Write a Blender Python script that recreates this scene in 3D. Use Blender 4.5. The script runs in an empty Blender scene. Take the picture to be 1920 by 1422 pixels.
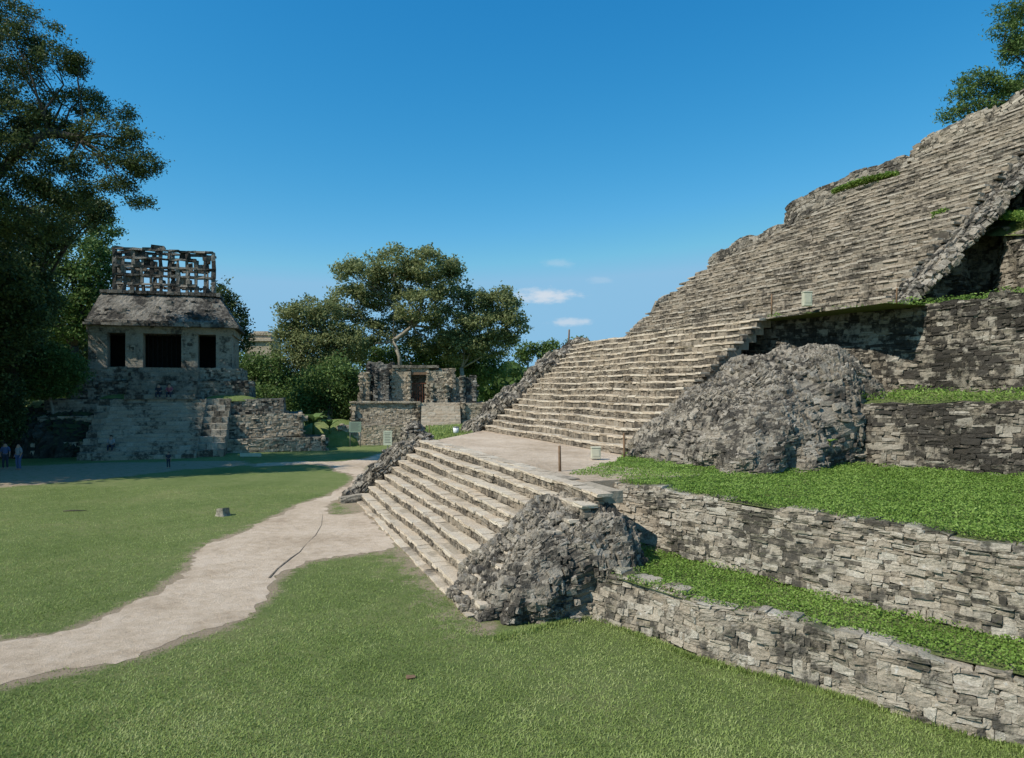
import bpy, math, random
import numpy as np
from mathutils import Vector
rng=np.random.default_rng(11); random.seed(5)
F=1280.;CX=960.;HY=730.;H=5.2
COL=bpy.context.scene.collection
def P(px,py,Y): return np.array([(px-CX)/F*Y,Y,H-(py-HY)/F*Y])
def G(px,py,z=0.): 
    Y=(H-z)*F/(py-HY); return np.array([(px-CX)/F*Y,Y,z])
def zpx(py,Y): return H-(py-HY)/F*Y
# ------------------------------------------------------------ materials
def newmat(name):
    m=bpy.data.materials.new(name); m.use_nodes=True
    nt=m.node_tree; nt.nodes.clear(); return m,nt
class NT:
    def __init__(s,nt): s.nt=nt
    def n(s,t,**k):
        o=s.nt.nodes.new(t)
        for a,b in k.items(): setattr(o,a,b)
        return o
    def l(s,a,b): s.nt.links.new(a,b)
    def noise(s,vec,scale,detail=5,rough=.6):
        o=s.n('ShaderNodeTexNoise'); o.inputs['Scale'].default_value=scale; o.inputs['Detail'].default_value=detail; o.inputs['Roughness'].default_value=rough
        s.l(vec,o.inputs['Vector']); return o.outputs['Fac']
    def math(s,op,a,b=None,clamp=False):
        o=s.n('ShaderNodeMath',operation=op); o.use_clamp=clamp
        for i,v in enumerate((a,b)):
            if v is None: continue
            if isinstance(v,(int,float)): o.inputs[i].default_value=v
            else: s.l(v,o.inputs[i])
        return o.outputs[0]
    def step(s,v,a,b):
        o=s.n('ShaderNodeMapRange'); o.interpolation_type='SMOOTHSTEP'
        s.l(v,o.inputs[0]); o.inputs[1].default_value=a; o.inputs[2].default_value=b; return o.outputs[0]
    def ramp(s,v,stops):
        o=s.n('ShaderNodeValToRGB'); e=o.color_ramp.elements
        e[0].position=stops[0][0]; e[0].color=(*stops[0][1],1); e[1].position=stops[-1][0]; e[1].color=(*stops[-1][1],1)
        for p,c in stops[1:-1]:
            x=e.new(p); x.color=(*c,1)
        s.l(v,o.inputs[0]); return o.outputs[0]
    def mix(s,f,a,b):
        o=s.n('ShaderNodeMix',data_type='RGBA')
        if isinstance(f,(int,float)): o.inputs[0].default_value=f
        else: s.l(f,o.inputs[0])
        for i,v in ((6,a),(7,b)):
            if isinstance(v,tuple): o.inputs[i].default_value=(*v,1)
            else: s.l(v,o.inputs[i])
        return o.outputs[2]
    def out(s,col,rough=.9,bump=None,bd=.03,bs=1.,trans=0):
        p=s.n('ShaderNodeBsdfPrincipled'); p.inputs['Roughness'].default_value=rough
        p.inputs['Specular IOR Level'].default_value=.15
        if isinstance(col,tuple): p.inputs['Base Color'].default_value=(*col,1)
        else: s.l(col,p.inputs['Base Color'])
        if bump is not None:
            b=s.n('ShaderNodeBump'); b.inputs['Distance'].default_value=bd; b.inputs['Strength'].default_value=bs
            s.l(bump,b.inputs['Height']); s.l(b.outputs[0],p.inputs['Normal'])
        sh=p.outputs[0]
        if trans:
            t=s.n('ShaderNodeBsdfTranslucent'); s.l(col,t.inputs[0]); mx=s.n('ShaderNodeMixShader'); mx.inputs[0].default_value=trans
            s.l(sh,mx.inputs[1]); s.l(t.outputs[0],mx.inputs[2]); sh=mx.outputs[0]
        o=s.n('ShaderNodeOutputMaterial'); s.l(sh,o.inputs[0])
def pos(t): return t.n('ShaderNodeNewGeometry').outputs['Position']
def tint(t):
    a=t.n('ShaderNodeAttribute'); a.attribute_name='tint'; return a.outputs['Fac']
def stone_mat(name,c0,c1,c2,dark=.5,white=.62,darkc=(.028,.027,.025),sc=1.,bump=.03,soft=.1,moss=0,dmax=.88):
    m,nt=newmat(name); t=NT(nt); p=pos(t); ti=tint(t)
    n1=t.noise(p,.8*sc,6,.65); n2=t.noise(p,5*sc,7,.72); n3=t.noise(p,22*sc,5,.75); n0=t.noise(p,2.1*sc,4,.6)
    v=t.math('ADD',t.math('MULTIPLY',ti,.5),t.math('MULTIPLY',n0,.6))
    c=t.ramp(v,[(.18,c0),(.54,c1),(.88,c2)])
    hue=t.step(t.math('FRACT',t.math('MULTIPLY',ti,7.31)),.2,.9)
    c=t.mix(t.math('MULTIPLY',hue,.3),c,(c1[0]*1.1,c1[1]*.98,c1[2]*.86))
    fine=t.ramp(n3,[(.3,(.5,.5,.5)),(.7,(1.3,1.3,1.3))])
    o=t.n('ShaderNodeMix',data_type='RGBA',blend_type='MULTIPLY'); o.inputs[0].default_value=.85; t.l(c,o.inputs[6]); t.l(fine,o.inputs[7]); c=o.outputs[2]
    w=t.step(t.math('ADD',t.math('MULTIPLY',n2,.45),t.math('MULTIPLY',t.noise(p,11*sc,4),.55)),white,white+.06)
    c=t.mix(w,c,(.58,.545,.475))
    dk=t.math('ADD',t.math('ADD',t.math('MULTIPLY',n1,.46),t.math('MULTIPLY',n2,.38)),t.math('MULTIPLY',n3,.16))
    dk=t.math('ADD',dk,t.math('MULTIPLY',t.math('SUBTRACT',ti,.5),-.09))
    dm=t.math('MULTIPLY',t.step(dk,dark,dark+soft),dmax)
    c=t.mix(dm,c,darkc)
    if moss:
        g=t.n('ShaderNodeSeparateXYZ'); t.l(t.n('ShaderNodeNewGeometry').outputs['Normal'],g.inputs[0])
        mm=t.math('MULTIPLY',t.step(g.outputs[2],.3,.8),t.step(n1,.42,.56)); mm=t.math('MULTIPLY',mm,moss)
        c=t.mix(mm,c,(.07,.085,.03))
    b=t.math('ADD',t.math('MULTIPLY',n2,1.3),t.math('MULTIPLY',n3,.6))
    t.out(c,.92,b,bump,1.)
    return m
M={}
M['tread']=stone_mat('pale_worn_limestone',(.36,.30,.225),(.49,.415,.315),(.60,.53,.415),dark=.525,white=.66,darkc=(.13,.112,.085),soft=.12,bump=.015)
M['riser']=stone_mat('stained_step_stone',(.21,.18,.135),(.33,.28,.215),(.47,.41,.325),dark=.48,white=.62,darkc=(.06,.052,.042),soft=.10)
M['upper']=stone_mat('weathered_upper_step_stone',(.24,.205,.155),(.37,.32,.25),(.51,.455,.365),dark=.488,white=.62,darkc=(.07,.062,.05),soft=.10)
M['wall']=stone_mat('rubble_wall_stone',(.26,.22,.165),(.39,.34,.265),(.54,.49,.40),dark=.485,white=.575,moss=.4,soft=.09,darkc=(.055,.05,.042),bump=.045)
M['darkwall']=stone_mat('dark_wall_stone',(.17,.145,.11),(.27,.235,.18),(.42,.375,.30),dark=.455,white=.61,darkc=(.028,.025,.021),soft=.08,bump=.045)  # darker base tones and heavier dark patches than the wall stone
M['mound']=stone_mat('lichen_rubble',(.19,.165,.13),(.30,.265,.21),(.45,.40,.325),dark=.475,white=.585,darkc=(.045,.041,.035),sc=1.3,soft=.09,bump=.05)
M['far']=stone_mat('weathered_temple_stone',(.18,.16,.125),(.285,.255,.20),(.42,.38,.305),dark=.475,white=.60,sc=.6,bump=.08)
M['fardark']=stone_mat('blackened_temple_stone',(.13,.12,.10),(.225,.208,.175),(.40,.37,.31),dark=.46,white=.575,sc=.7,bump=.08,darkc=(.03,.028,.025))
M['mossy']=stone_mat('mossy_dark_stone',(.10,.09,.07),(.16,.145,.11),(.26,.24,.18),dark=.46,white=.66,sc=.6,bump=.1,darkc=(.03,.028,.024),moss=.95)
M['stucco']=stone_mat('old_stucco',(.25,.215,.165),(.37,.325,.25),(.50,.45,.36),dark=.49,white=.60,sc=.8,bump=.06,darkc=(.05,.045,.036))
M['ruin']=stone_mat('tan_ruin_stone',(.28,.235,.165),(.43,.36,.26),(.57,.49,.37),dark=.49,white=.58,sc=.6,bump=.08,darkc=(.05,.045,.036))
def simple(name,c,rough=.8,var=.25,sc=8,bd=.01):
    m,nt=newmat(name); t=NT(nt); n=t.noise(pos(t),sc,5)
    a=tuple(x*(1-var) for x in c); b=tuple(x*(1+var) for x in c)
    t.out(t.ramp(n,[(.3,a),(.7,b)]),rough,n,bd); return m
M['mortar']=simple('earthy_mortar',(.17,.146,.11),.95,.5,9,.05); M['earth']=simple('pale_packed_earth',(.34,.285,.21),.95,.3,7,.03)
M['shade_black']=simple('shade_black_interior',(.02,.018,.015),.95,.3,4,.01)  # near-black base colour paints the shade inside the temple chamber
M['wood']=simple('brown_wood',(.20,.125,.075)); M['bark']=simple('grey_bark',(.27,.24,.185),.9,.4,6,.04)
M['darkbark']=simple('dark_bark',(.08,.068,.052),.9,.4,6,.04)
M['palebox']=simple('pale_paint',(.50,.48,.36),.6,.08); M['white']=simple('white_paint',(.75,.76,.76),.5,.05)
M['signgreen']=simple('pale_green_sign_panel',(.22,.28,.21),.6,.08,3); M['signgrey']=simple('pale_sign_panel',(.46,.48,.37),.6,.08,3)
M['ink']=simple('dark_print',(.12,.13,.11),.7,.1); M['metal']=simple('dull_metal',(.2,.2,.19),.5,.1)
M['iron']=simple('rusty_iron',(.16,.06,.035),.7,.2); M['black']=simple('black_iron',(.012,.012,.012),.6,.1)
M['skin']=simple('skin',(.38,.22,.15),.6,.05)
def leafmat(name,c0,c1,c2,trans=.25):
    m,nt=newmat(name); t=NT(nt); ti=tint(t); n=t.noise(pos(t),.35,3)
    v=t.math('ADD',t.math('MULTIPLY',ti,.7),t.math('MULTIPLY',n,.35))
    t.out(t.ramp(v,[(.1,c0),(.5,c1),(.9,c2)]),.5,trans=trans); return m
M['leaf_olive']=leafmat('olive_foliage',(.09,.12,.04),(.22,.25,.10),(.38,.40,.19),.45)
M['leaf_dark']=leafmat('dark_foliage',(.022,.036,.012),(.062,.09,.028),(.18,.22,.08),.3)
M['leaf_mid']=leafmat('green_foliage',(.035,.065,.016),(.10,.165,.043),(.23,.31,.10),.35)
M['leaf_bank']=leafmat('ground_cover_leaves',(.075,.14,.02),(.19,.30,.055),(.36,.47,.13),.35)
M['blade']=leafmat('lawn_blades',(.145,.20,.05),(.295,.375,.105),(.50,.53,.23),.35)
def lawn_mat():
    m,nt=newmat('lawn_ground'); t=NT(nt); p=pos(t)
    a=t.n('ShaderNodeAttribute'); a.attribute_name='dirt'; d=a.outputs['Fac']
    n1=t.noise(p,.25,5,.6); n2=t.noise(p,2.2,8,.75); n3=t.noise(p,18,6,.8); n4=t.noise(p,60,3,.8)
    g=t.ramp(t.math('ADD',t.math('MULTIPLY',n1,.5),t.math('MULTIPLY',n2,.5)),[(.36,(.135,.185,.05)),(.5,(.195,.24,.077)),(.64,(.27,.28,.112))])
    f=t.ramp(t.math('ADD',t.math('MULTIPLY',n3,.5),t.math('MULTIPLY',n4,.5)),[(.35,(.45,.45,.45)),(.62,(1.25,1.25,1.25))])
    o=t.n('ShaderNodeMix',data_type='RGBA',blend_type='MULTIPLY'); o.inputs[0].default_value=1; t.l(g,o.inputs[6]); t.l(f,o.inputs[7]); g=o.outputs[2]
    so=t.ramp(n3,[(.3,(.29,.215,.14)),(.7,(.46,.37,.26))])
    k=t.math('ADD',d,t.math('MULTIPLY',t.math('SUBTRACT',n2,.5),1.3))
    g=t.mix(t.step(k,.42,.75),g,so)
    t.out(g,.95,t.math('ADD',n3,n4),.04); return m
M['lawn']=lawn_mat()
def path_mat():
    m,nt=newmat('pale_gravel'); t=NT(nt); p=pos(t)
    n1=t.noise(p,.35,5,.6); n2=t.noise(p,3,7,.7); n3=t.noise(p,40,4,.8)
    c=t.ramp(t.math('ADD',t.math('MULTIPLY',n1,.55),t.math('MULTIPLY',n2,.45)),[(.38,(.42,.32,.22)),(.52,(.58,.46,.335)),(.64,(.67,.55,.42))])
    f=t.ramp(n3,[(.3,(.7,.7,.7)),(.7,(1.2,1.2,1.2))])
    o=t.n('ShaderNodeMix',data_type='RGBA',blend_type='MULTIPLY'); o.inputs[0].default_value=1; t.l(c,o.inputs[6]); t.l(f,o.inputs[7])
    t.out(o.outputs[2],.95,t.math('ADD',t.math('MULTIPLY',n2,2.),n3),.03); return m
M['path']=path_mat()
# ------------------------------------------------------------ mesh tools
def wloc(o):
    v=np.zeros(3)
    while o is not None: v+=np.array(o.location); o=o.parent
    return v
class MB:
    def __init__(s): s.V=[];s.F=[];s.T=[];s.n=0
    def add(s,V,Fq,t=.5):
        V=np.asarray(V,float).reshape(-1,3); Fq=np.asarray(Fq,int).reshape(-1,4)
        s.V.append(V); s.F.append(Fq+s.n); s.T.append(np.broadcast_to(np.asarray(t,float),(len(V),)).copy()); s.n+=len(V)
    def box(s,c,h,ax=None,t=None,jit=0.):
        ax=np.eye(3) if ax is None else np.asarray(ax)
        u=np.array([[x,y,z] for z in(-1,1) for y in(-1,1) for x in(-1,1)],float)
        V=np.asarray(c)+(u*np.asarray(h))@ax
        if jit: V=V+rng.normal(0,jit,V.shape)
        s.add(V,[[0,2,3,1],[4,5,7,6],[0,1,5,4],[2,6,7,3],[0,4,6,2],[1,3,7,5]],rng.random() if t is None else t)
    def tube(s,pts,rad,k=7,t=.5):
        pts=np.asarray(pts,float); n=len(pts); V=[]
        for i in range(n):
            d=pts[min(i+1,n-1)]-pts[max(i-1,0)]; d/=np.linalg.norm(d)+1e-9
            a=np.cross(d,[0,0,1.]) if abs(d[2])<.9 else np.cross(d,[1.,0,0]); a/=np.linalg.norm(a); b=np.cross(d,a)
            for j in range(k):
                q=2*math.pi*j/k; V.append(pts[i]+rad[i]*(math.cos(q)*a+math.sin(q)*b))
        V.append(pts[0]);V.append(pts[-1]); Fq=[]
        for i in range(n-1):
            for j in range(k): Fq.append([i*k+j,i*k+(j+1)%k,(i+1)*k+(j+1)%k,(i+1)*k+j])
        s.add(V,Fq,t)
        e=n-1
        for base,flip in((0,1),(e,0)):
            idx=[base*k+j for j in range(k)]
            for j in range(1,k-2,2):
                q=[idx[0],idx[j],idx[j+1],idx[j+2]]
                s.F.append(np.array([q[::-1] if flip else q])+s.n-len(V))
    def build(s,name,mat,parent=None,smooth=True,attr='tint'):
        V=np.concatenate(s.V); Fq=np.concatenate(s.F); T=np.concatenate(s.T)
        V=V-wloc(parent)
        me=bpy.data.meshes.new(name)
        me.vertices.add(len(V)); me.vertices.foreach_set('co',V.astype('f4').ravel())
        me.loops.add(Fq.size); me.loops.foreach_set('vertex_index',Fq.astype('i4').ravel())
        me.polygons.add(len(Fq)); me.polygons.foreach_set('loop_start',np.arange(0,Fq.size,4).astype('i4'))
        me.update(calc_edges=True)
        me.polygons.foreach_set('use_smooth',np.full(len(Fq),bool(smooth)))
        a=me.attributes.new(attr,'FLOAT','POINT'); a.data.foreach_set('value',T.astype('f4'))
        me.materials.append(mat)
        o=bpy.data.objects.new(name,me); COL.objects.link(o); o.parent=parent; return o
def tag(o,label,cat,group=None,kind=None):
    if label: o['label']=label
    if cat: o['category']=cat
    if group: o['group']=group
    if kind: o['kind']=kind
    return o
def thing(name,label,cat,loc,group=None):
    o=bpy.data.objects.new(name,None); COL.objects.link(o); o.location=[float(x) for x in loc]; o.empty_display_size=.3
    return tag(o,label,cat,group)
TPL={}
def template(n):
    if n in TPL: return TPL[n]
    idx={};V=[]
    g=np.linspace(-1,1,n)
    for i in range(n):
        for j in range(n):
            for k in range(n):
                if i in(0,n-1) or j in(0,n-1) or k in(0,n-1): idx[i,j,k]=len(V); V.append((g[i],g[j],g[k]))
    Fq=[]
    for a in range(n-1):
        for b in range(n-1):
            Fq.append([idx[a,b,n-1],idx[a+1,b,n-1],idx[a+1,b+1,n-1],idx[a,b+1,n-1]])
            Fq.append([idx[a,b,0],idx[a,b+1,0],idx[a+1,b+1,0],idx[a+1,b,0]])
            Fq.append([idx[n-1,a,b],idx[n-1,a+1,b],idx[n-1,a+1,b+1],idx[n-1,a,b+1]])
            Fq.append([idx[0,a,b],idx[0,a,b+1],idx[0,a+1,b+1],idx[0,a+1,b]])
            Fq.append([idx[a,n-1,b],idx[a,n-1,b+1],idx[a+1,n-1,b+1],idx[a+1,n-1,b]])
            Fq.append([idx[a,0,b],idx[a+1,0,b],idx[a+1,0,b+1],idx[a,0,b+1]])
    TPL[n]=(np.array(V),np.array(Fq)); return TPL[n]
def unit(a): return a/(np.linalg.norm(a,axis=-1,keepdims=True)+1e-9)
def stones(mb,C,T,Nn,B,hs,lvl=3,rnd=.3,jit=.1,tilt=.04,tv=None,warp=.1):
    C=np.asarray(C);k=len(C)
    if k==0: return
    U,Fq=template(lvl)
    r=np.linalg.norm(U,axis=1,keepdims=True)
    rn=rng.uniform(rnd*.5,rnd*1.4,(k,1,1))
    S=U[None]*(1-rn)+ (U/r*1.22)[None]*rn
    S=S+rng.normal(0,jit,(k,len(U),3))*np.array([.5,1,1.])
    S[:,:,0]*=1+rng.normal(0,warp*.7,(k,1))*U[None,:,2]
    S[:,:,2]*=1+rng.normal(0,warp*1.3,(k,1))*U[None,:,0]
    S[:,:,1]*=1+rng.normal(0,warp,(k,1))*U[None,:,0]+rng.normal(0,warp,(k,1))*U[None,:,2]
    S=S*np.asarray(hs)[:,None,:]
    T=unit(T+rng.normal(0,tilt,(k,1))*B+rng.normal(0,tilt,(k,1))*Nn); B=unit(B-np.sum(B*T,1,keepdims=True)*T); Nn2=np.cross(B,T); 
    Nn2=np.where(np.sum(Nn2*Nn,1,keepdims=True)<0,-Nn2,Nn2)
    W=C[:,None,:]+S[:,:,0:1]*T[:,None]+S[:,:,1:2]*Nn2[:,None]+S[:,:,2:3]*B[:,None]
    ff=(Fq[None]+(np.arange(k)*len(U))[:,None,None]).reshape(-1,4)
    tv=rng.random(k) if tv is None else tv
    mb.add(W.reshape(-1,3),ff,np.repeat(tv,len(U)))
def skin(mb,S,U,Vh,ch=(.1,.2),sw=(.2,.5),depth=.16,prot=.05,lvl=3,rnd=.16,jit=.06,keep=None,tilt=.03,gap=.0,flip=1,wav=.04,u0=0.,hm=1.,upz=0.):
    cu=[];cv=[];w_=[];h_=[]
    v=0.
    while v<Vh-.02:
        h=rng.uniform(*ch); 
        if v+h>Vh: h=max(.05,Vh-v)
        u=u0-rng.uniform(0,.3)
        while u<U:
            w=sw[0]+(sw[1]-sw[0])*rng.random()**1.5
            r=rng.random()
            if r<.22:
                f=rng.uniform(.35,.65)
                cu+=[u+w/2]*2; cv+=[v+h*f/2,v+h*f+h*(1-f)/2]; w_+=[w*rng.uniform(.85,1.1),w*rng.uniform(.85,1.1)]; h_+=[h*f,h*(1-f)]
            elif r<.32 and w>.3*sw[1]:
                cu+=[u+w*.22,u+w*.72]; cv+=[v+h/2]*2; w_+=[w*.44,w*.56]; h_+=[h,h*.95]
            else: cu.append(u+w/2);cv.append(v+h/2);w_.append(w);h_.append(h*(1.0 if r<.85 else 1.35))
            u+=w
        v+=h
    cu=np.array(cu);cv=np.array(cv);w_=np.array(w_);h_=np.array(h_)
    ph=rng.uniform(0,6,3)
    cv=cv+wav*np.sin(cu*.9+ph[0]+cv*.5)+wav*.5*np.sin(cu*2.3+ph[1])
    cv=np.clip(cv,0.02,None)
    if keep is not None:
        k=keep(cu,cv); cu,cv,w_,h_=cu[k],cv[k],w_[k],h_[k]
    if len(cu)==0: return
    e=.02; C=S(cu,cv); T=unit(S(cu+e,cv)-S(cu-e,cv)); B=unit(S(cu,cv+e)-S(cu,cv-e)); Nn=flip*np.cross(T,B)
    if upz: # lay the stones closer to level, as masons do
        B=unit(B*(1-upz)+UP*upz); T[:,2]*=(1-upz); T=unit(T); B=unit(B-np.sum(B*T,1,keepdims=True)*T); Nn=flip*np.cross(T,B)
    dd=rng.uniform(.7,1.2,len(cu))*depth/2
    C=C+Nn*(rng.uniform(-prot,prot,len(cu))-dd*.6)[:,None]
    stones(mb,C,T,unit(Nn),B,np.stack([w_/2*hm-gap/2,dd,h_/2*hm-gap/2],1),lvl,rnd,jit,tilt)
def sheet(mb,S,U,Vh,nu,nv,off=-.09,flip=1,t=.3,u0=0.,rough=0.):
    u=np.linspace(u0,U,nu);v=np.linspace(0,Vh,nv); uu,vv=np.meshgrid(u,v,indexing='ij'); a=uu.ravel();b=vv.ravel(); e=.02
    C=S(a,b);T=unit(S(a+e,b)-S(a-e,b));B=unit(S(a,b+e)-S(a,b-e)); N_=flip*unit(np.cross(T,B)); C=C+N_*off
    if rough: C=C+rng.normal(0,rough,C.shape)
    i=np.arange(nu-1)[:,None]*nv+np.arange(nv-1)[None]; i=i.ravel()
    mb.add(C,np.stack([i,i+nv,i+nv+1,i+1],1),t if not rough else np.clip(rng.normal(.4,.25,len(C)),0,1))
# ------------------------------------------------------------ pyramid frame
A=G(930,1190); D=np.array([-.361,.933,0]); Nn_=np.array([.933,.361,0]); UP=np.array([0,0,1.])
def ST(s,t,z):
    s=np.asarray(s,float);t=np.asarray(t,float);z=np.asarray(z,float)
    s,t,z=np.broadcast_arrays(s,t,z)
    return A+s[...,None]*D+t[...,None]*Nn_+z[...,None]*UP
def rel(x,y): 
    r=np.stack([np.asarray(x)-A[0],np.asarray(y)-A[1]],-1); return r@D[:2], r@Nn_[:2]
def stair(root,s0f,s1f,t0,z0,n,tr,ri,lvl,slab=(.35,.8),mat='tread',rmat='riser',rough=1.,wav=1.,srt=False):
    for i in range(n):
        t=t0+i*tr; z=z0+i*ri; s0=s0f(z); s1=s1f(z)
        mb=MB(); ph=rng.uniform(0,6,2)*(1 if not srt else .25)+i*.13; mb2=MB()
        def row(mb,wr,zc,hz,tc,ht,jit,rnd,tn):
            s=s0-rng.uniform(0,.3); c=[];w=[]
            while s<s1:
                q=rng.uniform(*wr); c.append(s+q/2); w.append(q); s+=q
            c=np.array(c);w=np.array(w)
            if len(c)==0: return
            dz=.022*wav*np.sin(c*.8+ph[0])+.012*wav*np.sin(c*2.1+ph[1])+rng.normal(0,.007*rough,len(c)); dt=.035*wav*np.sin(c*.5+ph[1])+rng.normal(0,.014*rough,len(c))
            C=ST(c,tc+dt,zc+dz); k=len(c)
            stones(mb,C,np.tile(D,(k,1)),np.tile(-Nn_,(k,1)),np.tile(UP,(k,1)),np.stack([w/2*1.02,np.full(k,ht),np.full(k,hz)*rng.uniform(.85,1.12,k)],1),lvl,rnd,jit,.012*rough,tn+rng.uniform(0,.45,k),.04*rough)
        sh=ri*.28
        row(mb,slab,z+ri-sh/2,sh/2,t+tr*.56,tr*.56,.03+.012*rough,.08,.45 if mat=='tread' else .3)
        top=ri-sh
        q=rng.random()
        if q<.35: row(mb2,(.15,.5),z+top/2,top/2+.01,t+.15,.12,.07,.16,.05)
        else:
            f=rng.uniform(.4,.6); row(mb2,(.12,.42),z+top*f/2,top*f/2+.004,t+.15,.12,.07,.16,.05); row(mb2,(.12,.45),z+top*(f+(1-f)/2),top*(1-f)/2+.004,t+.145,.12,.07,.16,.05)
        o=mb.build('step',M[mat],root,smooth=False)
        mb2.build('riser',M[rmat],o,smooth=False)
        cb=MB(); c=ST((s0+s1)/2,t+tr+.13,z+ri/2-.025); cb.box(c,[(s1-s0)/2-.03,tr+.02,ri/2],[D,Nn_,UP],t=.3)
        cb.build('step_core',M['earth'],o,smooth=False)
NL=9;RI=.30;TR=.365
def flight(name,label,s,t,z): return thing(name,label,'staircase',ST(s,t,z))
low=flight('stone_staircase','low broad flight of nine pale stone steps rising from the lawn beside the path',10,0,0)
stair(low,lambda z:1.2,lambda z:19.3,0,0,NL,TR,RI,4,rough=.9)
mb=MB(); c=np.arange(1.2,19.6,.6); k=len(c)
stones(mb,ST(c+.3,-.10+rng.normal(0,.02,k),.01),np.tile(D,(k,1)),np.tile(-Nn_,(k,1)),np.tile(UP,(k,1)),np.stack([np.full(k,.3),np.full(k,.14),np.full(k,.04)],1),4,.1,.05,.02)
mb.build('plinth_course',M['tread'],low,smooth=False)
LT=NL*TR
mb=MB()
def SL(u,v): return ST(u,LT+v,2.692+.012*np.sin(u*.6)+.008*np.sin(v*2+u))
skin(mb,SL,19.3,.42,ch=(.4,.44),sw=(.4,.9),depth=.08,prot=.004,lvl=4,rnd=.06,jit=.03,tilt=.006,flip=-1,u0=3.6,wav=0.)
mb.build('landing_edge',M['tread'],low,smooth=False)
def poly(name,pts,mat,parent=None,skirt=None):
    V=[list(map(float,np.asarray(p)-wloc(parent))) for p in pts]; n=len(V); Fs=[list(range(n))]
    if skirt:
        V+=[[v[0],v[1],v[2]-skirt] for v in V[:n]]
        for i in range(n): Fs.append([i,i+n,(i+1)%n+n,(i+1)%n])
    me=bpy.data.meshes.new(name); me.from_pydata(V,[],Fs); me.update(); me.materials.append(mat)
    o=bpy.data.objects.new(name,me); COL.objects.link(o); o.parent=parent; return o
poly('landing',[ST(3,LT+.3,2.685),ST(18.9,LT+.3,2.685),ST(26,LT+5.4,2.685),ST(3,LT+5.4,2.685)],M['path'],low,skirt=.8)
T2=LT+5.15; N2=17; R2=.318; TR2=.38
mid=flight('stone_staircase','middle flight of worn tan stone steps rising from the paved landing to the terrace above',17,T2,2.7)
stair(mid,lambda z:9.0,lambda z:26.0,T2,2.7,N2,TR2,R2,3,rough=1.1,slab=(.25,.8),wav=1.2,srt=True)
T3=T2+N2*TR2+2.4; Z3=2.7+N2*R2
upf=flight('stone_staircase','tall steep upper flight of narrow crumbling stone steps climbing to the skyline at right',16,T3,Z3)
def s1f(z): return float(np.interp(z,[8,12.6,13.4,14.4,16.4,18.8,22.2],[24.4,23.9,21.2,18.2,12.9,8.,1.8]))
N3=40; R3=.34; TR3=.40
stair(upf,lambda z:min(5.5,s1f(z)-.6),s1f,T3,Z3,N3,TR3,R3,3,rough=1.0,slab=(.25,.8),mat='upper',rmat='riser',wav=1.4,srt=True)
o=poly('terrace_ground',[ST(3,T2+N2*TR2-.1,Z3-.05),ST(26,T2+N2*TR2-.1,Z3-.05),ST(26,T3+.5,Z3-.05),ST(3,T3+.5,Z3-.05)],M['lawn']); tag(o,None,None,kind='structure')
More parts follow.
